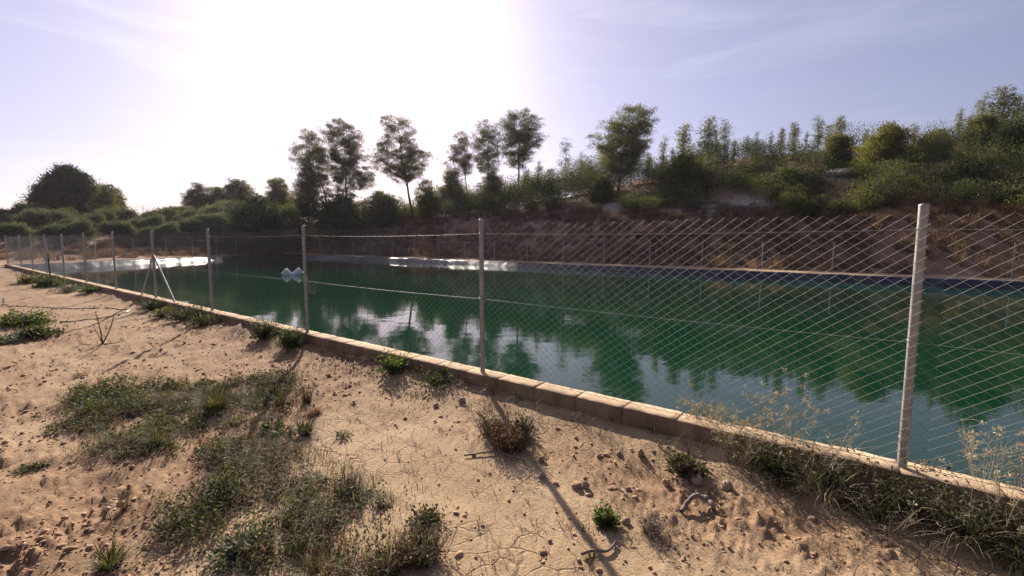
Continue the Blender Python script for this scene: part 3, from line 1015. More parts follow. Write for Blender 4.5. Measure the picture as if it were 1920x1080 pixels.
def hillside_scrub():
    rng = np.random.default_rng(101)
    leaf, wood = MB(), MB()
    n = 640
    s = rng.uniform(-16, 64, n)
    e = 10.2 + rng.random(n) ** 1.2 * np.interp(s, [0, 30], [20, 17])
    x, y = ds_xy(FAR + e, s)
    # a thinner belt round the left end
    n2 = 70
    x2 = LEFT - rng.uniform(7, 22, n2)
    y2 = rng.uniform(47, 72, n2)
    x, y, e = np.append(x, x2), np.append(y, y2), np.append(e, np.full(n2, 16.0))
    s = np.append(s, np.full(n2, 62.0))
    z = height(x, y)
    outs = [at_depth(px, py, dep) for px, py, dep in ((1355, 385, 36), (1100, 403, 42), (1560, 362, 40), (1885, 348, 35))]
    for xi, yi, zi, ei, si in zip(x, y, z, e, s):
        if any(abs(xi - o[0]) < 2.6 and -4.2 < yi - o[1] < 1.4 for o in outs):
            continue
        hh = rng.uniform(1.2, 2.5) * np.interp(ei, [9.5, 15, 25], [.7, 1.2, 1.55])
        hh *= np.interp(si, [8, 22, 45, 64], [1, 1.45, 1.5, 1.1])
        w = hh * rng.uniform(.55, .9)
        tone = np.clip(rng.normal(.28, .24) + (.12 if rng.random() < .2 else 0), 0, .95)
        m = 1000
        v = spherical(rng, m) * (.35 + .65 * rng.random(m)[:, None] ** .5)
        # lumpy outline: several sub-clumps per shrub
        k = 7
        cc = spherical(rng, k) * .55
        cc[:, 2] = np.abs(cc[:, 2])
        c = cc[rng.integers(0, k, m)] + v * .43
        P = np.column_stack([xi + c[:, 0] * w, yi + c[:, 1] * w, zi + (c[:, 2] * .62 + .32) * hh])
        D = v + rng.normal(size=(m, 3)) * .6 + np.array([0, 0, .4])
        leaf.leaves(P, D, rng.uniform(.07, .19, m), rng.uniform(.03, .075, m), np.clip(tone * .8 + rng.random(m) * .3, 0, 1), rng)
    o = leaf.build('hillside_scrub', M['scrub'])
    tag(o, 'dark green scrub covering the hillside beyond the far bank', 'scrub', kind='stuff')
hillside_scrub()

def bank_brush():
    rng = np.random.default_rng(111)
    mb = MB()
    n = 3600
    s = rng.uniform(-16, 62, n)
    e = 3.2 + rng.random(n) * 10.5
    x, y = ds_xy(FAR + e, s)
    n2 = 420
    x2 = LEFT - rng.uniform(3, 10, n2)
    y2 = rng.uniform(30, 64, n2)
    x, y, e = np.append(x, x2), np.append(y, y2), np.append(e, rng.uniform(4, 9, n2))
    keep = fbm(x * .35, y * .35, 61, 3) + rng.normal(size=len(x)) * .08 > .36
    x, y, e = x[keep], y[keep], e[keep]
    z = height(x, y)
    for xi, yi, zi, ei in zip(x, y, z, e):
        hh = rng.uniform(.25, .85)
        w = rng.uniform(.3, .65)
        tone = rng.random()
        m = 60
        a = rng.uniform(0, 6.28, m)
        rr = w * np.sqrt(rng.random(m)) * .5
        C = np.column_stack([xi + np.cos(a) * rr, yi + np.sin(a) * rr, np.full(m, zi - .05)])
        mb.blades(C, a, hh * rng.uniform(.5, 1.1, m), rng.uniform(.2, 1.1, m), rng.uniform(.012, .035, m), np.clip(tone * .65 + rng.random(m) * .35, 0, 1), 2)
        m = 50
        v = spherical(rng, m) * rng.random(m)[:, None] ** .4
        P = np.column_stack([xi + v[:, 0] * w * .8, yi + v[:, 1] * w * .8, zi + hh * (.5 + .4 * v[:, 2])])
        mb.leaves(P, v + rng.normal(size=(m, 3)), rng.uniform(.06, .16, m), rng.uniform(.02, .05, m), np.clip(tone * .65 + rng.random(m) * .35, 0, 1), rng)
    o = mb.build('dry_brush', M['dry_brush'])
    tag(o, 'reddish brown dry brush on the slope above the far bank', 'dry brush', kind='stuff')
bank_brush()

def outcrop(px, py, dep, size, seed, label):
    x, y, _ = at_depth(px, py, dep)
    rng = np.random.default_rng(seed)
    mb = MB()
    z0 = float(height(x, y))
    for i in range(9):
        c = np.array([rng.normal() * size[0] * .45, rng.normal() * size[1] * .4, rng.uniform(-.1, .2) * size[2]])
        r = np.array(size) * rng.uniform(.22, .5)
        k = 14
        u = np.linspace(0, np.pi, k)
        v = np.linspace(0, 2 * np.pi, 2 * k, endpoint=False)
        g = np.stack([np.sin(u)[:, None] * np.cos(v), np.sin(u)[:, None] * np.sin(v), np.cos(u)[:, None] + 0 * v], -1)
        j = 1 + (fbm(g[..., 0] * 2.3 + i * 7 + g[..., 2], g[..., 1] * 2.3 + g[..., 2] * 1.7, seed, 3) - .5) * .9
        q = np.sign(g) * np.abs(g) ** .75 * j[..., None]
        V = c + q * r
        a = np.arange(k - 1)[:, None] * 2 * k
        b = np.arange(2 * k)[None]
        bn = (b + 1) % (2 * k)
        mb.add(V.reshape(-1, 3), np.stack([a + b, a + bn, a + 2 * k + bn, a + 2 * k + b], -1).reshape(-1, 4))
    o = mb.build('rock_outcrop', M['limestone'], loc=(x, y, z0))
    o.rotation_euler = (0, 0, -math.atan2(x, y))
    tag(o, label, 'rock', 'pale rocks on the hillside')
outcrop(1358, 390, 35.5, (1.9, 1.0, .5), 201, 'pale limestone outcrop showing through the scrub in the middle of the hillside')
outcrop(1562, 366, 39, (1.3, .8, .4), 202, 'smaller greyish rock right of the pointed young pine')

# ------------------------------------------------------------------ things on the ground and in the water
def deformed_rock(name, loc, size, seed, mat, label, cat, group=None):
    rng = np.random.default_rng(seed)
    k = 10
    u = np.linspace(0, np.pi, k)
    v = np.linspace(0, 2 * np.pi, 2 * k, endpoint=False)
    g = np.stack([np.sin(u)[:, None] * np.cos(v), np.sin(u)[:, None] * np.sin(v), np.cos(u)[:, None] + 0 * v], -1)
    j = 1 + (fbm(g[..., 0] * 1.6 + seed * 3.1 + g[..., 2], g[..., 1] * 1.6 + g[..., 2] * 1.3, seed, 3) - .5) * .9
    V = np.sign(g) * np.abs(g) ** .85 * j[..., None] * np.array(size) * .5
    V[..., 2] += size[2] * .28
    a = np.arange(k - 1)[:, None] * 2 * k
    b = np.arange(2 * k)[None]
    bn = (b + 1) % (2 * k)
    mb = MB()
    mb.add(V.reshape(-1, 3), np.stack([a + b, a + bn, a + 2 * k + bn, a + 2 * k + b], -1).reshape(-1, 4))
    o = mb.build(name, M[mat], loc=tuple(loc))
    o.rotation_euler = (0, 0, rng.uniform(0, 6.28))
    return tag(o, label, cat, group)

STONES = [(1081, 913, .085, .05, 'oblong stone lying against a pale stone on the crusted earth'),
          (1098, 914, .055, .07, 'pale upright stone touching an oblong stone on the crusted earth'),
          (1306, 906, .10, .075, 'largest rounded stone at the edge of the wall shadow'),
          (1249, 909, .07, .06, 'dark rounded stone left of the largest stone by the wall shadow'),
          (1363, 917, .095, .08, 'rough reddish stone right of the largest stone by the wall shadow'),
          (1161, 853, .06, .055, 'round dark clod on open earth beside the wall shadow'),
          (1201, 854, .06, .08, 'pointed stone half inside the wall shadow'),
          (866, 754, .08, .08, 'pale pinkish stone in the wall shadow near the middle fence post'),
          (817, 763, .07, .06, 'reddish clod on open earth below the yellowing weed'),
          (1016, 864, .07, .065, 'dark stone under the large dry weed, beside the post shadow'),
          (1015, 895, .06, .05, 'dark clod touching the right edge of the post shadow'),
          (1178, 919, .05, .035, 'small round pebble near a pale splinter of wood'),
          (1147, 918, .08, .03, 'flat reddish stone between the stone pair and the round pebble'),
          (1174, 982, .06, .05, 'round brown clod between the green tuft and the dry grey tuft'),
          (680, 745, .0, .0, '')]
for i, (px, py, w, hh, lab) in enumerate(STONES):
    if w:
        deformed_rock('stone', gp(px, py), (w * .75, w * .6, hh * .75), 300 + i, 'stone' if i % 3 else 'clod', lab, 'stone', 'stones on the bare earth')

def clods():
    rng = np.random.default_rng(121)
    oct_v = np.array([[1, 0, 0], [0, 1, 0], [-1, 0, 0], [0, -1, 0], [0, 0, 1], [0, 0, -1], [.6, .6, .55], [-.6, .6, .55], [-.6, -.6, .55], [.6, -.6, .55]], float)
    oct_f = np.array([[0, 6, 9, 9], [0, 1, 6, 6], [1, 7, 6, 6], [1, 2, 7, 7], [2, 8, 7, 7], [2, 3, 8, 8], [3, 9, 8, 8], [3, 0, 9, 9], [4, 6, 7, 7], [4, 7, 8, 8], [4, 8, 9, 9], [4, 9, 6, 6], [5, 1, 0, 0], [5, 2, 1, 1], [5, 3, 2, 2], [5, 0, 3, 3]])[:, :3]
    n = 90000
    r = 1.2 * (14 / 1.2) ** rng.random(n)
    th = rng.uniform(-1.0, 1.0, n)
    x, y = r * np.sin(th), r * np.cos(th)
    d, s = coords(x, y)
    L = loose_mask(x, y)
    cl = sstep(.42, .68, fbm(x * 1.6, y * 1.6, 99, 4))
    left = sstep(-.6, -2.2, x - .12 * (y - 3))
    keep = (d < DN - .12) & (rng.random(n) < .035 + .30 * L * cl + .75 * L * left * (.25 + cl))
    x, y, L, r = x[keep], y[keep], L[keep], r[keep]
    z = height(x, y)
    n = len(x)
    sz = np.clip(rng.lognormal(-5.4, .55, n), .002, .017) * (1 + .06 * r)
    J = 1 + rng.normal(size=(n, 10, 1)) * .18
    S = sz[:, None, None] * np.stack([rng.uniform(.7, 1.5, n), rng.uniform(.7, 1.3, n), rng.uniform(.5, .9, n)], 1)[:, None]
    a = rng.uniform(0, 6.28, n)
    V = oct_v[None] * J * S
    X = V[..., 0] * np.cos(a)[:, None] - V[..., 1] * np.sin(a)[:, None]
    Y = V[..., 0] * np.sin(a)[:, None] + V[..., 1] * np.cos(a)[:, None]
    V = np.stack([X + x[:, None], Y + y[:, None], V[..., 2] + (z + sz * .2)[:, None]], -1)
    mb = MB()
    mb.add(V.reshape(-1, 3), (np.arange(n)[:, None, None] * 10 + oct_f[None]).reshape(-1, 3))
    tag(mb.build('dirt_clods', M['clod']), 'loose crumbs of reddish earth scattered over the bare ground', 'dirt', kind='stuff')
clods()

def ground_line(name, pts, rad, mat, label, cat, lift=0, arc=None, group=None, sides=6):
    P = np.array([gp(*p) for p in pts])
    t = np.linspace(0, 1, len(P))
    tt = np.linspace(0, 1, 12 * len(P))
    # smooth through the points
    Q = np.stack([np.interp(tt, t, P[:, i]) for i in range(3)], 1)
    for _ in range(12):
        Q[1:-1] = (Q[:-2] + 2 * Q[1:-1] + Q[2:]) / 4
    Q[:, 2] = height(Q[:, 0], Q[:, 1]) + rad * .7 + lift
    if arc is not None:
        Q[:, 2] += arc * np.sin(np.linspace(0, np.pi, len(Q)))
    o = Q[len(Q) // 2].copy()
    mb = MB()
    mb.tube(Q - o, rad, sides)
    ob = mb.build(name, M[mat], smooth=True, loc=tuple(o))
    return tag(ob, label, cat, group)
ground_line('irrigation_pipe', [(2, 574), (60, 576), (120, 580), (180, 578), (238, 581)], .009, 'black', 'thin black pipe lying across the earth, the farther of two', 'pipe')
pipe = ground_line('irrigation_pipe', [(112, 604), (150, 602), (190, 597), (222, 590), (236, 586)], .009, 'black', 'thin black pipe with a white end, the nearer of two', 'pipe')
P = np.array([gp(*p) for p in ((236, 586), (240, 585), (243, 583.5))])
P[:, 2] += .02
mb = MB()
mb.tube(P - np.array(pipe.location), .012, 8)
mb.build('pipe_end', M['white'], pipe, smooth=True)
ground_line('cane', [(447, 711), (495, 716), (540, 725)], .006, 'brownstem', 'long dry cane lying across the earth at the top of the weed patch', 'cane', .01)
ground_line('stick', [(900, 774), (906, 782), (915, 795)], .008, 'straw', 'short pale stick pointing up beside the large dry weed', 'stick', .01)
ground_line('stick', [(1158, 913), (1166, 921), (1174, 931)], .005, 'straw', 'pale splinter of wood lying on the crusted earth', 'stick', .01)
ground_line('stick', [(1310, 850), (1335, 800), (1345, 780)], .003, 'straw', 'thin pale stalk leaning in the wall shadow', 'stick', .02)
ground_line('root', [(1277, 962), (1290, 951), (1308, 946), (1325, 949), (1338, 957)], .014, 'twig', 'dark curved root sticking out of the ground in an arch', 'root', .0, .05)
ground_line('stick', [(1090, 1045), (1110, 1038), (1140, 1040), (1155, 1022)], .007, 'twig', 'knotty dead twig lying over the end of the post shadow', 'stick', .012)
ground_line('stick', [(870, 858), (930, 850), (985, 868)], .006, 'twig', 'dark dead branch lying under the large dry weed', 'stick', .012)

# stake by the fence
p = on_plane(94, 522, .1)
mb = MB()
z0 = float(height(*p))
mb.tube(np.array([[0, 0, -.1], [.005, 0, .3], [.0, 0, .7], [.01, 0, .93]]), np.array([.024, .022, .022, .018]), 8)
tag(mb.build('stake', M['black'], smooth=True, loc=(*p, z0)), 'thin black stake standing upright beside the far left end of the wall', 'stake')

# white floats in the pond
def floats():
    x, y = on_plane(557, 511, WATER_Z + .12)
    root = empty('plastic_drum', (x, y, WATER_Z), -math.atan2(x, y), 'white open-rimmed plastic drum floating tilted on the pond', 'drum')
    prof = [(.0, .0), (.17, 0), (.2, .02), (.205, .08), (.2, .10), (.2, .30), (.21, .33), (.21, .37), (.2, .40), (.205, .52), (.19, .55), (.17, .54), (.165, .48), (0, .47)]
    mb = MB()
    k = 24
    a = np.arange(k) * 2 * np.pi / k
    V = np.array([[r * math.cos(q), r * math.sin(q), z - .27] for r, z in prof for q in a])
    tilt = np.array(Matrix.Rotation(R(50), 3, 'Y'))
    V = V @ tilt.T + np.array([0, 0, .1])
    F = [[i * k + j, i * k + (j + 1) % k, (i + 1) * k + (j + 1) % k, (i + 1) * k + j] for i in range(len(prof) - 1) for j in range(k)]
    mb.add(V, F)
    mb.build('body', M['white'], root, smooth=False)
    mb = MB()
    ring = np.array([[.2 * math.cos(q), .2 * math.sin(q), .275] for q in np.linspace(0, 2 * np.pi, 33)]) @ tilt.T + np.array([0, 0, .1])
    mb.tube(ring, .016, 6, cap=False)
    mb.build('rim', M['white'], root, smooth=True)
    root.scale = (.85, .85, .85)
    x, y = on_plane(538, 511, WATER_Z + .12)
    root = empty('plastic_canister', (x, y, WATER_Z), -math.atan2(x, y), 'white square plastic canister floating on one corner, left of the drum', 'canister')
    import bmesh
    bm = bmesh.new()
    bmesh.ops.create_cube(bm, size=1)
    for v in bm.verts:
        v.co = Vector((v.co.x * .36, v.co.y * .32, v.co.z * .40))
    bmesh.ops.bevel(bm, geom=bm.edges[:], offset=.035, segments=3, affect='EDGES', profile=.5)
    rot = Matrix.Rotation(R(-42), 3, 'Y')
    for v in bm.verts:
        v.co = rot @ v.co + Vector((0, 0, .06))
    me = bpy.data.meshes.new('body')
    bm.to_mesh(me)
    bm.free()
    me.materials.append(M['white'])
    o = bpy.data.objects.new('body', me)
    COL.objects.link(o)
    o.parent = root
    mb = MB()
    c0 = rot @ Vector((.08, 0, .2)) + Vector((0, 0, .06))
    c1 = rot @ Vector((.08, 0, .245)) + Vector((0, 0, .06))
    mb.tube(np.linspace(np.array(c0), np.array(c1), 3), .045, 12)
    mb.build('cap', M['white'], root, smooth=True)
floats()
x, y, z = at_depth(442, 473, 50)
deformed_rock('plastic_sack', (x, y, float(height(x, y)) + .05), (.6, .4, .35), 401, 'white', 'crumpled white sack lying on the far left bank', 'sack')
p = gp(7, 568)
deformed_rock('plastic_scrap', p, (.06, .05, .13), 402, 'white', 'small white scrap standing on the earth at the left edge', 'scrap')

# ------------------------------------------------------------------ weeds
def rosette(mb, rng, c, n, r, hh, ll, lw, tint=(.2, .8)):
    a = rng.uniform(0, 6.28, n)
    q = r * np.sqrt(rng.random(n))
    C = np.column_stack([c[0] + np.cos(a) * q, c[1] + np.sin(a) * q, c[2] + hh * rng.random(n) * (1 - .6 * q / r)])
    D = np.column_stack([np.cos(a), np.sin(a), rng.uniform(.1, 1.1, n)]) + rng.normal(size=(n, 3)) * .35
    mb.leaves(C, D, ll * rng.uniform(.6, 1.3, n), lw * rng.uniform(.6, 1.3, n), rng.uniform(*tint, n), rng, .3)

def stalks(mb, rng, c, n, r, hh, rad, spread=.5, forks=3, tint=(.1, .9)):
    tips = []
    for _ in range(n):
        a, q = rng.uniform(0, 6.28), r * math.sqrt(rng.random())
        b0 = c + np.array([math.cos(a) * q * .4, math.sin(a) * q * .4, -.02])
        a2 = a + rng.normal() * .5
        h2 = hh * rng.uniform(.55, 1.1)
        tip = b0 + np.array([math.cos(a2) * h2 * spread * rng.random(), math.sin(a2) * h2 * spread * rng.random(), h2])
        mid = (b0 + tip) / 2 + rng.normal(size=3) * h2 * .08
        P = curve3(b0, tip, mid, 6)
        tn = rng.uniform(*tint)
        mb.tube(P, np.linspace(rad, rad * .45, 6), 3, tn, cap=False)
        tips.append(tip)
        for _ in range(forks):
            b1 = P[int(rng.integers(2, 6))]
            t1 = b1 + rng.normal(size=3) * np.array([1, 1, .5]) * h2 * .2 + np.array([0, 0, h2 * .16])
            mb.tube(curve3(b1, t1, (b1 + t1) / 2 + rng.normal(size=3) * h2 * .03, 4), np.linspace(rad * .6, rad * .3, 4), 3, tn, cap=False)
            tips.append(t1)
    return np.array(tips)

def weed_base(name, px, py, label, cat='weed', group=None, c=None):
    c = gp(px, py) if c is None else c
    return empty(name, tuple(c), 0, label, cat, group), c

def leafy_weed(px, py, label, seed, r=.12, hh=.14, n=260, ll=.035, lw=.014, mat='weed', stems=14, smat='brownstem', flowers=0, group='weeds on the bare earth', name='leafy_weed', squash=None, c=None):
    t, c = weed_base(name, px, py, label, 'weed', group, c)
    rng = np.random.default_rng(seed)
    sm, lm = MB(), MB()
    o = np.zeros(3)
    tips = stalks(sm, rng, o, stems, r, hh, .0022, r / hh * 1.2, 4)
    k = 7
    for tp in tips:
        m = max(2, int(n / len(tips) * rng.uniform(.5, 1.5)))
        f = rng.random(m)[:, None] ** .6
        C = tp * f + rng.normal(size=(m, 3)) * r * .12
        C[:, 2] = np.maximum(C[:, 2], .004)
        lm.leaves(C, rng.normal(size=(m, 3)) + np.array([0, 0, .5]), ll * rng.uniform(.5, 1.4, m), lw * rng.uniform(.6, 1.4, m), np.clip(rng.random() * .5 + rng.random(m) * .5, 0, 1), rng, .3)
    rosette(lm, rng, o, n // 3, r, hh * .4, ll, lw)
    sm.build('stems', M[smat], t)
    lm.build('leaves', M[mat], t)
    if flowers:
        fm = MB()
        ix = rng.integers(0, len(tips), flowers)
        C = tips[ix] + rng.normal(size=(flowers, 3)) * .012
        fm.leaves(C, rng.normal(size=(flowers, 3)) + np.array([0, 0, 1]), .022, .018, rng.random(flowers), rng)
        fm.build('flowers', M['flower'], t)
    return t

def grass_tuft(px, py, label, seed, r=.07, hh=.2, n=160, mat='grass', bend=1.0, w=.004, group='grass tufts on the bare earth', c=None, az=None, name='grass_tuft'):
    c = gp(px, py) if c is None else c
    rng = np.random.default_rng(seed)
    a = rng.uniform(0, 6.28, n) if az is None else az + rng.normal(size=n) * .8
    q = r * np.sqrt(rng.random(n)) * .6
    C = np.column_stack([np.cos(a) * q, np.sin(a) * q, np.full(n, -.01)])
    mb = MB()
    mb.blades(C, a + rng.normal(size=n) * .4, hh * rng.uniform(.45, 1.1, n), bend * rng.uniform(.3, 1.5, n), w * rng.uniform(.6, 1.3, n), np.clip(rng.normal(.45, .28, n), 0, 1), 5)
    o = mb.build(name, M[mat], loc=tuple(c))
    return tag(o, label, 'grass tuft', group)

def dry_weed(px, py, label, seed, r=.15, hh=.25, n=50, mat='straw', heads=0, forks=4, rad=.0016, group='dry weeds on the bare earth', c=None, spread=.8, name='dry_weed', leafn=0, leafmat='red_weed'):
    t, c = weed_base(name, px, py, label, 'weed', group, c)
    rng = np.random.default_rng(seed)
    sm = MB()
    tips = stalks(sm, rng, np.zeros(3), n, r, hh, rad, spread, forks)
    if heads:
        hm = sm
        for tp in tips[rng.integers(0, len(tips), heads)]:
            m = 9
            hm.leaves(tp + rng.normal(size=(m, 3)) * .008, rng.normal(size=(m, 3)) + np.array([0, 0, .8]), rng.uniform(.010, .024, m), rng.uniform(.004, .010, m), rng.uniform(.2, 1, m), rng)
    sm.build('stalks', M[mat], t)
    if leafn:
        lm = MB()
        ix = rng.integers(0, len(tips), leafn)
        lm.leaves(tips[ix] * rng.random(leafn)[:, None] + rng.normal(size=(leafn, 3)) * r * .15, rng.normal(size=(leafn, 3)), rng.uniform(.012, .035, leafn), rng.uniform(.005, .012, leafn), rng.random(leafn), rng)
        lm.build('leaves', M[leafmat], t)
    return t

def wallfoot(s, off=-.2):
    p = P0 + U * s + N * off
    return np.array([p[0], p[1], float(height(*p))])

WG = 'weeds along the foot of the wall'
leafy_weed(0, 0, 'dark low bush at the far left end of the wall, right of the black stake', 501, .45, .32, 1300, .07, .03, 'scrub', 40, group=WG, c=wallfoot(20.6, -.55))
leafy_weed(0, 0, 'dark low bush beside the foot of the black stake', 502, .4, .3, 1000, .07, .03, 'scrub', 36, group=WG, c=wallfoot(22.8, -.7))
leafy_weed(0, 0, 'yellowish weed at the wall in front of a dark patch of shade', 503, .25, .2, 600, .05, .02, 'green_weed', 22, group=WG, flowers=14, c=wallfoot(17.2, -.3))
leafy_weed(0, 0, 'grey green straggling weed just left of the yellowish weed at the wall', 504, .4, .25, 700, .05, .018, 'grey_weed', 26, group=WG, c=wallfoot(18.3, -.6))
leafy_weed(0, 0, 'yellow flowering weed at the wall below the braced post', 505, .16, .18, 420, .04, .018, 'green_weed', 16, group=WG, flowers=60, c=wallfoot(11.0, -.42))
leafy_weed(0, 0, 'dark spreading bush in the wall shade, right of the yellow flowering weed', 506, .34, .24, 1100, .045, .018, 'weed', 36, group=WG, c=wallfoot(10.1, -.32))
leafy_weed(0, 0, 'low dark weed in the wall shade, left of the yellow flowering weed', 507, .25, .2, 700, .045, .018, 'weed', 24, group=WG, c=wallfoot(12.0, -.3))
leafy_weed(0, 0, 'dark weed in the wall shade where a post shadow begins', 508, .3, .18, 900, .04, .016, 'weed', 30, group=WG, c=wallfoot(9.2, -.3))
leafy_weed(0, 0, 'rounded dark green bush against the wall, left of the yellowed bush', 509, .17, .27, 1500, .035, .012, 'weed', 50, group=WG, c=wallfoot(7.15, -.28))
leafy_weed(0, 0, 'bush with yellowed lower leaves at the foot of a fence post', 510, .17, .26, 1200, .045, .014, 'green_weed', 40, group=WG, c=wallfoot(6.35, -.3))
leafy_weed(0, 0, 'yellowing leafy weed against the wall between two posts', 511, .15, .2, 520, .045, .02, 'green_weed', 22, group=WG, flowers=12, c=wallfoot(4.25, -.26))
leafy_weed(0, 0, 'low dark weed hidden in the wall shade near the middle post', 512, .22, .13, 700, .03, .012, 'weed', 24, group=WG, c=wallfoot(3.6, -.24))
leafy_weed(1288, 884, 'leafy green weed with a pale stalk at the edge of the wall shadow', 513, .12, .14, 420, .04, .014, 'weed', 18, group=WG)
dry_weed(1290, 890, 'brown withered stems mixed into the leafy green weed by the wall shadow', 514, .16, .12, 46, 'brownstem', 10, group=WG)
dry_weed(955, 836, 'large tangled dry weed in front of the middle post', 515, .30, .17, 260, 'brownstem', 30, 4, group=WG, leafn=500)
dry_weed(925, 815, 'bushy brownish weed at the back of the large tangled dry weed', 516, .2, .16, 120, 'brownstem', 20, 4, group=WG, leafn=500, leafmat='weed')
leafy_weed(985, 812, 'dark green sprig growing out of the large tangled dry weed', 517, .09, .15, 320, .03, .011, 'weed', 16, group=WG)
# right-hand tangle under the wall
dry_weed(1452, 878, 'pale seeded dry weed leaning on the wall, left end of the right-hand tangle', 520, .14, .3, 40, 'straw', 40, 4, group=WG, c=wallfoot(.83, -.24), leafn=120, leafmat='weed')
leafy_weed(0, 0, 'dark leafy clump in the wall shade at the left end of the right-hand tangle', 521, .14, .2, 700, .03, .010, 'weed', 30, group=WG, c=wallfoot(.62, -.22))
leafy_weed(0, 0, 'dark green clump with orange stems against the wall', 522, .15, .22, 800, .03, .010, 'weed', 30, group=WG, c=wallfoot(.32, -.24))
leafy_weed(0, 0, 'dark green clump under the nearest post', 523, .17, .2, 900, .03, .010, 'weed', 34, group=WG, c=wallfoot(-.02, -.26))
leafy_weed(0, 0, 'bright green clump right of the nearest post', 524, .17, .2, 900, .03, .010, 'weed', 34, group=WG, c=wallfoot(-.27, -.3))
leafy_weed(0, 0, 'dark clump at the lower right corner of the picture', 525, .2, .2, 1000, .03, .010, 'weed', 36, group=WG, c=wallfoot(-.55, -.3))
leafy_weed(0, 0, 'dark clump filling the shade at the right edge of the picture', 526, .2, .22, 1000, .03, .010, 'dark_leaf', 36, group=WG, c=wallfoot(-.85, -.26))
grass_tuft(0, 0, 'arching pale grass hanging over the dark clump under the nearest post', 527, .1, .33, 70, 'grass', 1.9, .0035, WG, c=wallfoot(.12, -.36))
grass_tuft(0, 0, 'arching pale grass at the lower right corner in front of the dark clumps', 528, .12, .34, 80, 'grass', 2.0, .0035, WG, c=wallfoot(-.38, -.42))
grass_tuft(0, 0, 'straw coloured grass leaning out at the right edge of the picture', 529, .12, .36, 80, 'straw', 1.8, .0035, WG, c=wallfoot(-.75, -.46))
dry_weed(0, 0, 'straggling dry stalks crossing the wall right of the nearest post', 530, .2, .42, 26, 'straw', 14, 3, group=WG, c=wallfoot(-.42, -.2), spread=1.0)
dry_weed(0, 0, 'straggling dry stalks crossing the wall left of the nearest post', 531, .2, .36, 26, 'straw', 14, 3, group=WG, c=wallfoot(.45, -.2), spread=1.0)
leafy_weed(1470, 905, 'low brownish weed at the front of the right-hand tangle', 532, .14, .07, 420, .02, .008, 'weed', 24, group=WG)
leafy_weed(1610, 955, 'low brown ground weed in front of the dark clump with orange stems', 533, .17, .07, 500, .02, .008, 'grass', 24, group=WG)
grass_tuft(0, 0, 'pale wispy grass rising out of the dark clump with orange stems', 534, .12, .3, 60, 'straw', 1.6, .003, WG, c=wallfoot(.36, -.34))
grass_tuft(0, 0, 'pale wispy grass between the nearest post and the lower right corner', 535, .14, .3, 70, 'straw', 1.8, .003, WG, c=wallfoot(-.2, -.4))
dry_weed(0, 0, 'tangle of bleached thin stalks lying in front of the dark clump under the nearest post', 536, .2, .2, 40, 'straw', 10, 4, group=WG, c=wallfoot(.08, -.42), spread=1.6, rad=.0013)
dry_weed(0, 0, 'tangle of bleached thin stalks in the lower right corner', 537, .2, .24, 40, 'straw', 10, 4, group=WG, c=wallfoot(-.6, -.42), spread=1.6, rad=.0013)
# straw behind the mesh, on the pond side of the wall
PG = 'dry plants on the pond side of the wall'
def pondside(s, off=.13, z=.12):
    p = P0 + U * s + N * off
    return np.array([p[0], p[1], z])
dry_weed(0, 0, 'curly bleached dry plant behind the mesh, leftmost of those on the pond side', 540, .16, .2, 60, 'straw', 60, 5, group=PG, c=pondside(1.12), spread=1.1)
dry_weed(0, 0, 'low bleached dry plant behind the mesh, right of the curly one', 541, .14, .16, 46, 'straw', 40, 5, group=PG, c=pondside(.86), spread=1.2)
dry_weed(0, 0, 'tall dry plant with pale flower heads behind the mesh', 542, .1, .36, 20, 'straw', 46, 4, group=PG, c=pondside(.68), spread=.5)
dry_weed(0, 0, 'tallest dry stalk with brownish head left of the nearest post', 543, .05, .42, 7, 'straw', 30, 3, group=PG, c=pondside(.52), spread=.35)
dry_weed(0, 0, 'dry thistle-like plant right of the nearest post', 544, .08, .36, 12, 'straw', 40, 4, group=PG, c=pondside(-.36), spread=.45)
dry_weed(0, 0, 'thin dry stalks at the right edge behind the mesh', 545, .1, .42, 12, 'straw', 20, 3, group=PG, c=pondside(-.52), spread=.6)
dry_weed(0, 0, 'short bleached grass at the foot of the nearest post', 546, .16, .12, 30, 'straw', 16, 4, group=PG, c=pondside(-.12), spread=1.2)
# on the bare earth
leafy_weed(1138, 984, 'compact dark green tuft beside the tip of the post shadow', 550, .055, .1, 420, .035, .012, 'green_weed', 22)
dry_weed(1222, 1000, 'round grey dry tuft right of the compact green tuft', 551, .08, .1, 110, 'twig', 12, 4, rad=.0012)
grass_tuft(1108, 1052, 'dark withered grass stub on the post shadow', 552, .035, .07, 60, 'brownstem', .9, .003)
leafy_weed(800, 975, 'dark leafy weed with reddish stems, above the big brown weed', 553, .085, .07, 300, .026, .01, 'weed', 16, 'red_weed')
dry_weed(790, 1045, 'big bushy brown weed at the bottom edge of the picture', 554, .2, .13, 200, 'brownstem', 40, 4, leafn=900, leafmat='weed')
dry_weed(722, 1075, 'brown weed at the bottom edge, left of the big bushy brown weed', 555, .15, .11, 110, 'brownstem', 20, 4, leafn=500, leafmat='weed')
leafy_weed(722, 952, 'small blue green rosette on the cracked earth', 556, .025, .02, 40, .03, .007, 'grey_weed', 4)
leafy_weed(646, 818, 'flat grey green spiky rosette on pale crust', 557, .055, .02, 80, .05, .008, 'grey_weed', 4)
grass_tuft(572, 815, 'dense dark green grass tuft on the open earth', 558, .07, .16, 320, 'grass', 1.1, .0035)
grass_tuft(575, 752, 'spiky brownish grass tuft above the dense green tuft', 559, .07, .19, 130, 'brownstem', .9, .003)
dry_weed(590, 780, 'low reddish weed between the two grass tufts', 560, .1, .06, 60, 'brownstem', 4, 4, leafn=200)
grass_tuft(206, 1066, 'dark grass tuft at the bottom edge, left of the weed patch', 561, .07, .13, 260, 'grass', 1.1, .0035)
grass_tuft(232, 955, 'thin leaning grass wisps on open earth left of the weed patch', 562, .04, .15, 46, 'brownstem', 1.2, .0025)
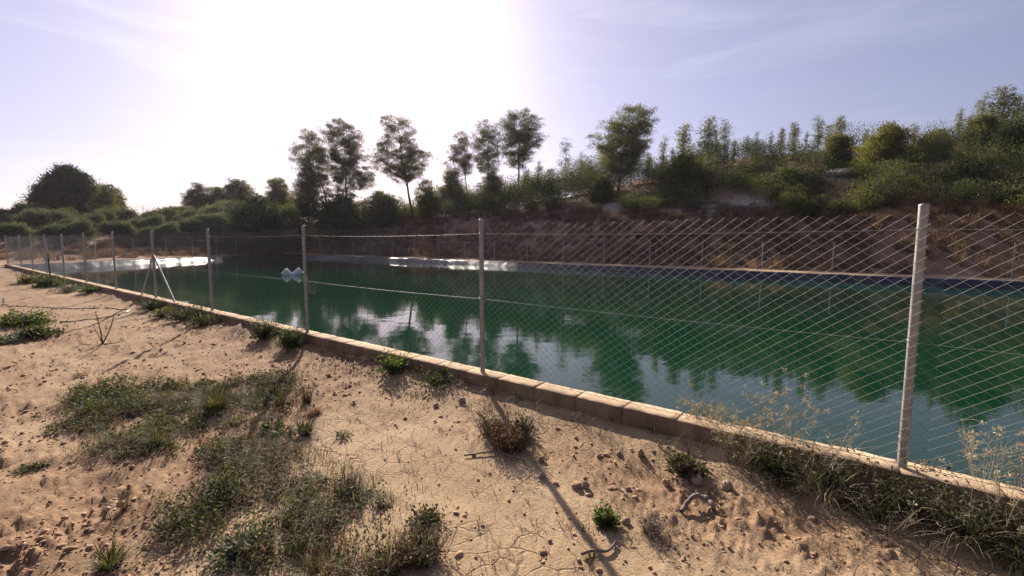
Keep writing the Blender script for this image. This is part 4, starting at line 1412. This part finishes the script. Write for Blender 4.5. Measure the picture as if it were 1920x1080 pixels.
leafy_weed(60, 880, 'flat dark weed on the clods at the left', 563, .09, .04, 240, .02, .008, 'weed', 12)
leafy_weed(40, 612, 'broad green weed clump at the left edge', 564, .42, .2, 1500, .05, .022, 'green_weed', 46, flowers=30)
leafy_weed(66, 632, 'dark green leafy clump in front of the broad clump at the left edge', 565, .3, .13, 900, .05, .022, 'weed', 30)
leafy_weed(10, 640, 'dull grey green weeds at the left edge under the broad clump', 566, .3, .1, 600, .04, .016, 'grey_weed', 24)
t, c = weed_base('dead_twig', 192, 645, 'bare forked twig standing on the earth near the black pipes', 'twig')
sm = MB()
rng = np.random.default_rng(570)
for tip, k in (((-.06, 0, .46), 1.0), ((.20, 0, .42), 1.0), ((-.2, .1, .22), .7), ((.36, -.05, .06), .8), ((-.24, -.1, .02), .8)):
    P = curve3(np.zeros(3), np.array(tip), np.array(tip) * .5 + np.array([.03, 0, -.02]), 9)
    sm.tube(P, np.linspace(.010, .004, 9) * k, 5)
    for q in range(12):
        b = P[int(rng.integers(2, 9))]
        sm.tube(curve3(b, b + rng.normal(size=3) * .05 + np.array([0, 0, .025]), b + rng.normal(size=3) * .02, 4), np.linspace(.003, .0015, 4), 3, cap=False)
sm.build('stems', M['brownstem'], t)
grass_tuft(226, 655, 'low dry grass right of the bare forked twig', 571, .14, .07, 160, 'brownstem', 1.4, .004)
grass_tuft(290, 668, 'flat dry grass strip crossed by a long post shadow', 572, .16, .05, 160, 'brownstem', 1.5, .004)
grass_tuft(150, 706, 'small dark dry tuft left of the weed patch', 573, .1, .08, 120, 'brownstem', 1.2, .0035)
grass_tuft(403, 775, 'tall fresh green grass tuft at the right of the weed patch', 574, .12, .24, 420, 'grass', .8, .004)
leafy_weed(500, 742, 'dark leafy clump at the top right of the weed patch', 575, .2, .1, 700, .03, .012, 'weed', 30)
leafy_weed(215, 742, 'dark green leafy clump at the top left of the weed patch', 576, .24, .12, 900, .03, .013, 'weed', 30)
dry_weed(650, 930, 'reddish dry weed at the right edge of the weed patch', 577, .12, .11, 90, 'brownstem', 20, 4, leafn=300, leafmat='weed')
leafy_weed(450, 1040, 'pale grey green leafy plant low in the weed patch', 578, .12, .06, 320, .05, .012, 'grey_weed', 14)

# low weeds, grass and dead stems of the big patch
def inside(poly, x, y):
    r_ = np.zeros(len(x), bool)
    n = len(poly)
    for i in range(n):
        (x0, y0), (x1, y1) = poly[i], poly[(i + 1) % n]
        c = ((y0 > y) != (y1 > y)) & (x < (x1 - x0) * (y - y0) / (y1 - y0 + 1e-12) + x0)
        r_ ^= c
    return r_

def patch():
    rng = np.random.default_rng(601)
    poly = [on_plane(*p) for p in ((138, 738), (200, 718), (330, 732), (400, 718), (540, 705), (556, 740), (520, 800), (540, 850), (530, 915), (600, 900), (684, 905), (700, 940), (610, 985), (700, 1040), (720, 1085), (420, 1085), (400, 1030), (312, 992), (340, 930), (420, 866), (330, 848), (200, 862), (150, 800))]
    poly = np.array(poly)
    lo, hi = poly.min(0), poly.max(0)
    n = 30000
    x, y = rng.uniform(lo[0], hi[0], n), rng.uniform(lo[1], hi[1], n)
    jx, jy = x + rng.normal(size=n) * .11, y + rng.normal(size=n) * .11
    dens = fbm(x * 3, y * 3, 66, 3)
    k = inside(poly, jx, jy) & (rng.random(n) < sstep(.46, .64, dens) * .55 + .02)
    x, y, dens = x[k], y[k], dens[k]
    z = height(x, y)
    n = len(x)
    kind = fbm(x * 1.7 + 5, y * 1.7, 67, 2) + rng.normal(size=n) * .07
    leaf, gr, dry = MB(), MB(), MB()
    # leafy plants
    m = np.where(kind < .51)[0]
    rep = 8
    ii = np.repeat(m, rep)
    q = len(ii)
    C = np.column_stack([x[ii], y[ii], z[ii]]) + rng.normal(size=(q, 3)) * np.array([.022, .022, .0])
    C[:, 2] += rng.random(q) ** 1.5 * (.03 + .11 * sstep(.5, .7, dens[ii]))
    leaf.leaves(C, rng.normal(size=(q, 3)) + np.array([0, 0, .45]), rng.uniform(.012, .038, q), rng.uniform(.006, .015, q), np.clip(kind[ii] * 1.2 - .2 + rng.random(q) * .5, 0, 1), rng, .3)
    m = np.where(kind > .50)[0]
    ii = np.repeat(m, 4)
    q = len(ii)
    C = np.column_stack([x[ii], y[ii], z[ii]]) + rng.normal(size=(q, 3)) * np.array([.02, .02, 0])
    gr.blades(C, rng.uniform(0, 6.28, q), rng.uniform(.05, .13, q), rng.uniform(.4, 2.2, q), rng.uniform(.0015, .004, q), np.clip(rng.normal(.5, .3, q), 0, 1), 3)
    ii = rng.integers(0, n, 9000)
    ii = ii[np.argsort(rng.random(9000))]
    C = np.column_stack([x[ii], y[ii], z[ii]]) + rng.normal(size=(9000, 3)) * np.array([.05, .05, 0])
    dry.blades(C, rng.uniform(0, 6.28, 9000), rng.uniform(.04, .15, 9000), rng.uniform(.5, 2.6, 9000), rng.uniform(.0012, .003, 9000), rng.random(9000), 3)
    red, grey = MB(), MB()
    nc = 130
    cx, cy = rng.uniform(lo[0], hi[0], nc * 4), rng.uniform(lo[1], hi[1], nc * 4)
    ok = inside(poly, cx + rng.normal(size=nc * 4) * .08, cy + rng.normal(size=nc * 4) * .08)
    cx, cy = cx[ok][:nc], cy[ok][:nc]
    for i, (a, b_) in enumerate(zip(cx, cy)):
        c = np.array([a, b_, float(height(a, b_))])
        rr, hh, q = rng.uniform(.05, .14), rng.uniform(.05, .13), rng.random()
        tn = rng.random()
        lim = (max(0, tn * .6 - .1), tn * .6 + .4)
        if q < .42:
            rosette(leaf, rng, c, 150, rr, hh, rng.uniform(.02, .045), rng.uniform(.007, .016), lim)
            stalks(dry, rng, c, 7, rr, hh, .0016, .7, 3)
        elif q < .62:
            m2 = 90
            aa = rng.uniform(0, 6.28, m2)
            q2 = rr * .5 * np.sqrt(rng.random(m2))
            gr.blades(np.column_stack([c[0] + np.cos(aa) * q2, c[1] + np.sin(aa) * q2, np.full(m2, c[2])]), aa, hh * rng.uniform(.6, 1.5, m2), rng.uniform(.3, 1.6, m2), .0035, np.clip(tn * .6 + rng.random(m2) * .4, 0, 1), 4)
        elif q < .80:
            stalks(grey, rng, c, 34, rr, hh * .8, .0013, 1.2, 4)
        elif q < .92:
            rosette(red, rng, c, 120, rr, hh * .7, .02, .008, (0, 1))
            stalks(dry, rng, c, 12, rr, hh, .0015, .8, 3)
        else:
            rosette(grey, rng, c, 90, rr * .8, hh * .6, .04, .010, (.4, 1))
    root = empty('weed_patch', (0, 0, 0), 0, 'low mat of weeds, grass and dead stems on the earth at lower left', 'weeds')
    root['kind'] = 'stuff'
    for mb, nm, mat in ((leaf, 'leaves', 'weed'), (gr, 'grass', 'grass'), (dry, 'dead_stems', 'brownstem'), (red, 'reddish_leaves', 'red_weed'), (grey, 'grey_stems', 'grey_weed')):
        o = mb.build(nm, M[mat], root)
        o['kind'] = 'stuff'
patch()

def sparse_litter():
    """thin dead stems and seedlings strewn over the earth"""
    rng = np.random.default_rng(611)
    n = 3800
    r = 1.3 * (22 / 1.3) ** rng.random(n)
    th = rng.uniform(-1.0, 1.0, n)
    x, y = r * np.sin(th), r * np.cos(th)
    d, s = coords(x, y)
    wall = np.exp(-((DN - .25 - d) / .3) ** 2)
    k = (d < DN - .1) & (rng.random(n) < sstep(.50, .68, fbm(x * 1.1, y * 1.1, 71, 3)) * .7 + .03 + wall * .8)
    x, y, r, wall = x[k], y[k], r[k], wall[k]
    z = height(x, y)
    mb = MB()
    for xi, yi, zi, ri, wi in zip(x, y, z, r, wall):
        m = int(rng.integers(3, 9)) + int(8 * wi)
        C = np.column_stack([rng.normal(size=m) * .025 + xi, rng.normal(size=m) * .025 + yi, np.full(m, zi)])
        mb.blades(C, rng.uniform(0, 6.28, m), rng.uniform(.015, .06, m) * (1 + wi * 1.6) * (1 + .03 * ri), rng.uniform(.5, 2.6, m), rng.uniform(.0012, .0035, m) * (1 + .06 * ri), np.clip(rng.normal(.45, .3) + rng.normal(size=m) * .15, 0, 1), 3)
    tag(mb.build('dry_grass', M['brownstem']), 'scattered thin dry grass and dead stems on the bare earth', 'dry grass', kind='stuff')
sparse_litter()

# ------------------------------------------------------------------ thin volume added to lift the darks like lens glare
def glare_haze():
    mb = MB()
    a, z0, z1 = 430, -3.6, 45
    V = [(-a, -a, z0), (a, -a, z0), (a, a, z0), (-a, a, z0), (-a, -a, z1), (a, -a, z1), (a, a, z1), (-a, a, z1)]
    mb.add(V, [[3, 2, 1, 0], [4, 5, 6, 7], [0, 1, 5, 4], [1, 2, 6, 5], [2, 3, 7, 6], [3, 0, 4, 7]])
    m = bpy.data.materials.new('glare_haze')
    m.use_nodes = True
    nt = m.node_tree
    nt.nodes.remove(nt.nodes['Principled BSDF'])
    v = nt.nodes.new('ShaderNodeVolumePrincipled')
    v.inputs['Color'].default_value = (.93, .86, 1.0, 1)
    v.inputs['Density'].default_value = .00018
    v.inputs['Anisotropy'].default_value = .4
    nt.links.new(v.outputs[0], nt.nodes['Material Output'].inputs['Volume'])
    tag(mb.build('glare_haze', m), kind='stuff')
glare_haze()

# ------------------------------------------------------------------ light, sky, camera
sc = bpy.context.scene
sun_dir = Vector((math.sin(SUN_AZ) * math.cos(SUN_EL), math.cos(SUN_AZ) * math.cos(SUN_EL), math.sin(SUN_EL)))
ld = bpy.data.lights.new('sun', 'SUN')
ld.energy = 5.0
ld.angle = R(.6)
ld.color = (1.0, .90, .78)
lo = bpy.data.objects.new('sun', ld)
COL.objects.link(lo)
lo.rotation_euler = sun_dir.to_track_quat('Z', 'Y').to_euler()
lo.location = (0, 0, 30)

w = bpy.data.worlds.new('World')
sc.world = w
w.use_nodes = True
nt = w.node_tree
bg = nt.nodes['Background']
sky = nt.nodes.new('ShaderNodeTexSky')
sky.sky_type = 'NISHITA'
sky.sun_disc = False
sky.sun_elevation = SUN_EL
sky.sun_rotation = SUN_AZ
sky.air_density = 1.0
sky.dust_density = .9
sky.ozone_density = 1.6
# thin bright veil of high cloud round the sun
geo = nt.nodes.new('ShaderNodeTexCoord')
dot = nt.nodes.new('ShaderNodeVectorMath')
dot.operation = 'DOT_PRODUCT'
dot.inputs[1].default_value = sun_dir
nt.links.new(geo.outputs['Generated'], dot.inputs[0])
cosv = mth(nt, 'MAXIMUM', dot.outputs['Value'], 0)
veil = mth(nt, 'MULTIPLY', mth(nt, 'POWER', mth(nt, 'MULTIPLY_ADD', dot.outputs['Value'], .5, .5), 2.0), 3.0)
core = mth(nt, 'ADD', mth(nt, 'MULTIPLY', mth(nt, 'POWER', cosv, 110), 6.0), mth(nt, 'MULTIPLY', mth(nt, 'POWER', cosv, 34), 2.2))
mp = nt.nodes.new('ShaderNodeMapping')
mp.inputs['Scale'].default_value = (1.0, 1.0, 7.0)
mp.inputs['Rotation'].default_value = (R(6), R(5), R(20))
nt.links.new(geo.outputs['Generated'], mp.inputs['Vector'])
cir = ramp(nt, noise(nt, mp.outputs[0], 2.6, 7, .6, .6), [(.50, (0, 0, 0)), (.78, (1, 1, 1))])
core = mth(nt, 'ADD', core, mth(nt, 'MULTIPLY', cir, mth(nt, 'ADD', .25, mth(nt, 'MULTIPLY', mth(nt, 'POWER', cosv, 3), 1.6))))
vc = nt.nodes.new('ShaderNodeVectorMath')
vc.operation = 'SCALE'
vc.inputs[0].default_value = (.98, .95, 1.02)
nt.links.new(veil, vc.inputs['Scale'])
tint = mixc(nt, 1, sky.outputs[0], (.66, .56, .72), 'MULTIPLY')
cc = nt.nodes.new('ShaderNodeVectorMath')
cc.operation = 'SCALE'
cc.inputs[0].default_value = (.97, 1.03, .95)
nt.links.new(core, cc.inputs['Scale'])
sm_ = nt.nodes.new('ShaderNodeVectorMath')
sm_.operation = 'ADD'
nt.links.new(vc.outputs[0], sm_.inputs[0])
nt.links.new(cc.outputs[0], sm_.inputs[1])
tot = nt.nodes.new('ShaderNodeVectorMath')
tot.operation = 'ADD'
nt.links.new(tint, tot.inputs[0])
nt.links.new(sm_.outputs[0], tot.inputs[1])
nt.links.new(tot.outputs[0], bg.inputs['Color'])
bg.inputs['Strength'].default_value = .05

cd = bpy.data.cameras.new('camera')
cam = bpy.data.objects.new('camera', cd)
COL.objects.link(cam)
cd.sensor_width = 36
cd.lens = 36 * FPX / 1920
cd.clip_start = .02
cd.clip_end = 3000
cam.location = (0, 0, CAMZ)
c, s = math.cos(PITCH), math.sin(PITCH)
cr, sr = math.cos(ROLL), math.sin(ROLL)
right0, down0, fwd = Vector((1, 0, 0)), Vector((0, -s, -c)), Vector((0, c, -s))
# image X axis / Y axis after the roll
ix = right0 * cr - down0 * sr
iy = right0 * sr + down0 * cr
cam.matrix_world = Matrix(((ix.x, -iy.x, -fwd.x, 0), (ix.y, -iy.y, -fwd.y, 0), (ix.z, -iy.z, -fwd.z, CAMZ), (0, 0, 0, 1)))
sc.camera = cam
vs = sc.view_settings
vs.view_transform = 'Standard'
vs.look = 'None'
vs.exposure = 1.1
vs.gamma = 1
sc.cycles.max_bounces = 6
sc.cycles.volume_bounces = 0
sc.cycles.diffuse_bounces = 3
sc.cycles.glossy_bounces = 4
sc.cycles.transmission_bounces = 3
sc.cycles.sample_clamp_indirect = 6
sc.cycles.use_denoising = True
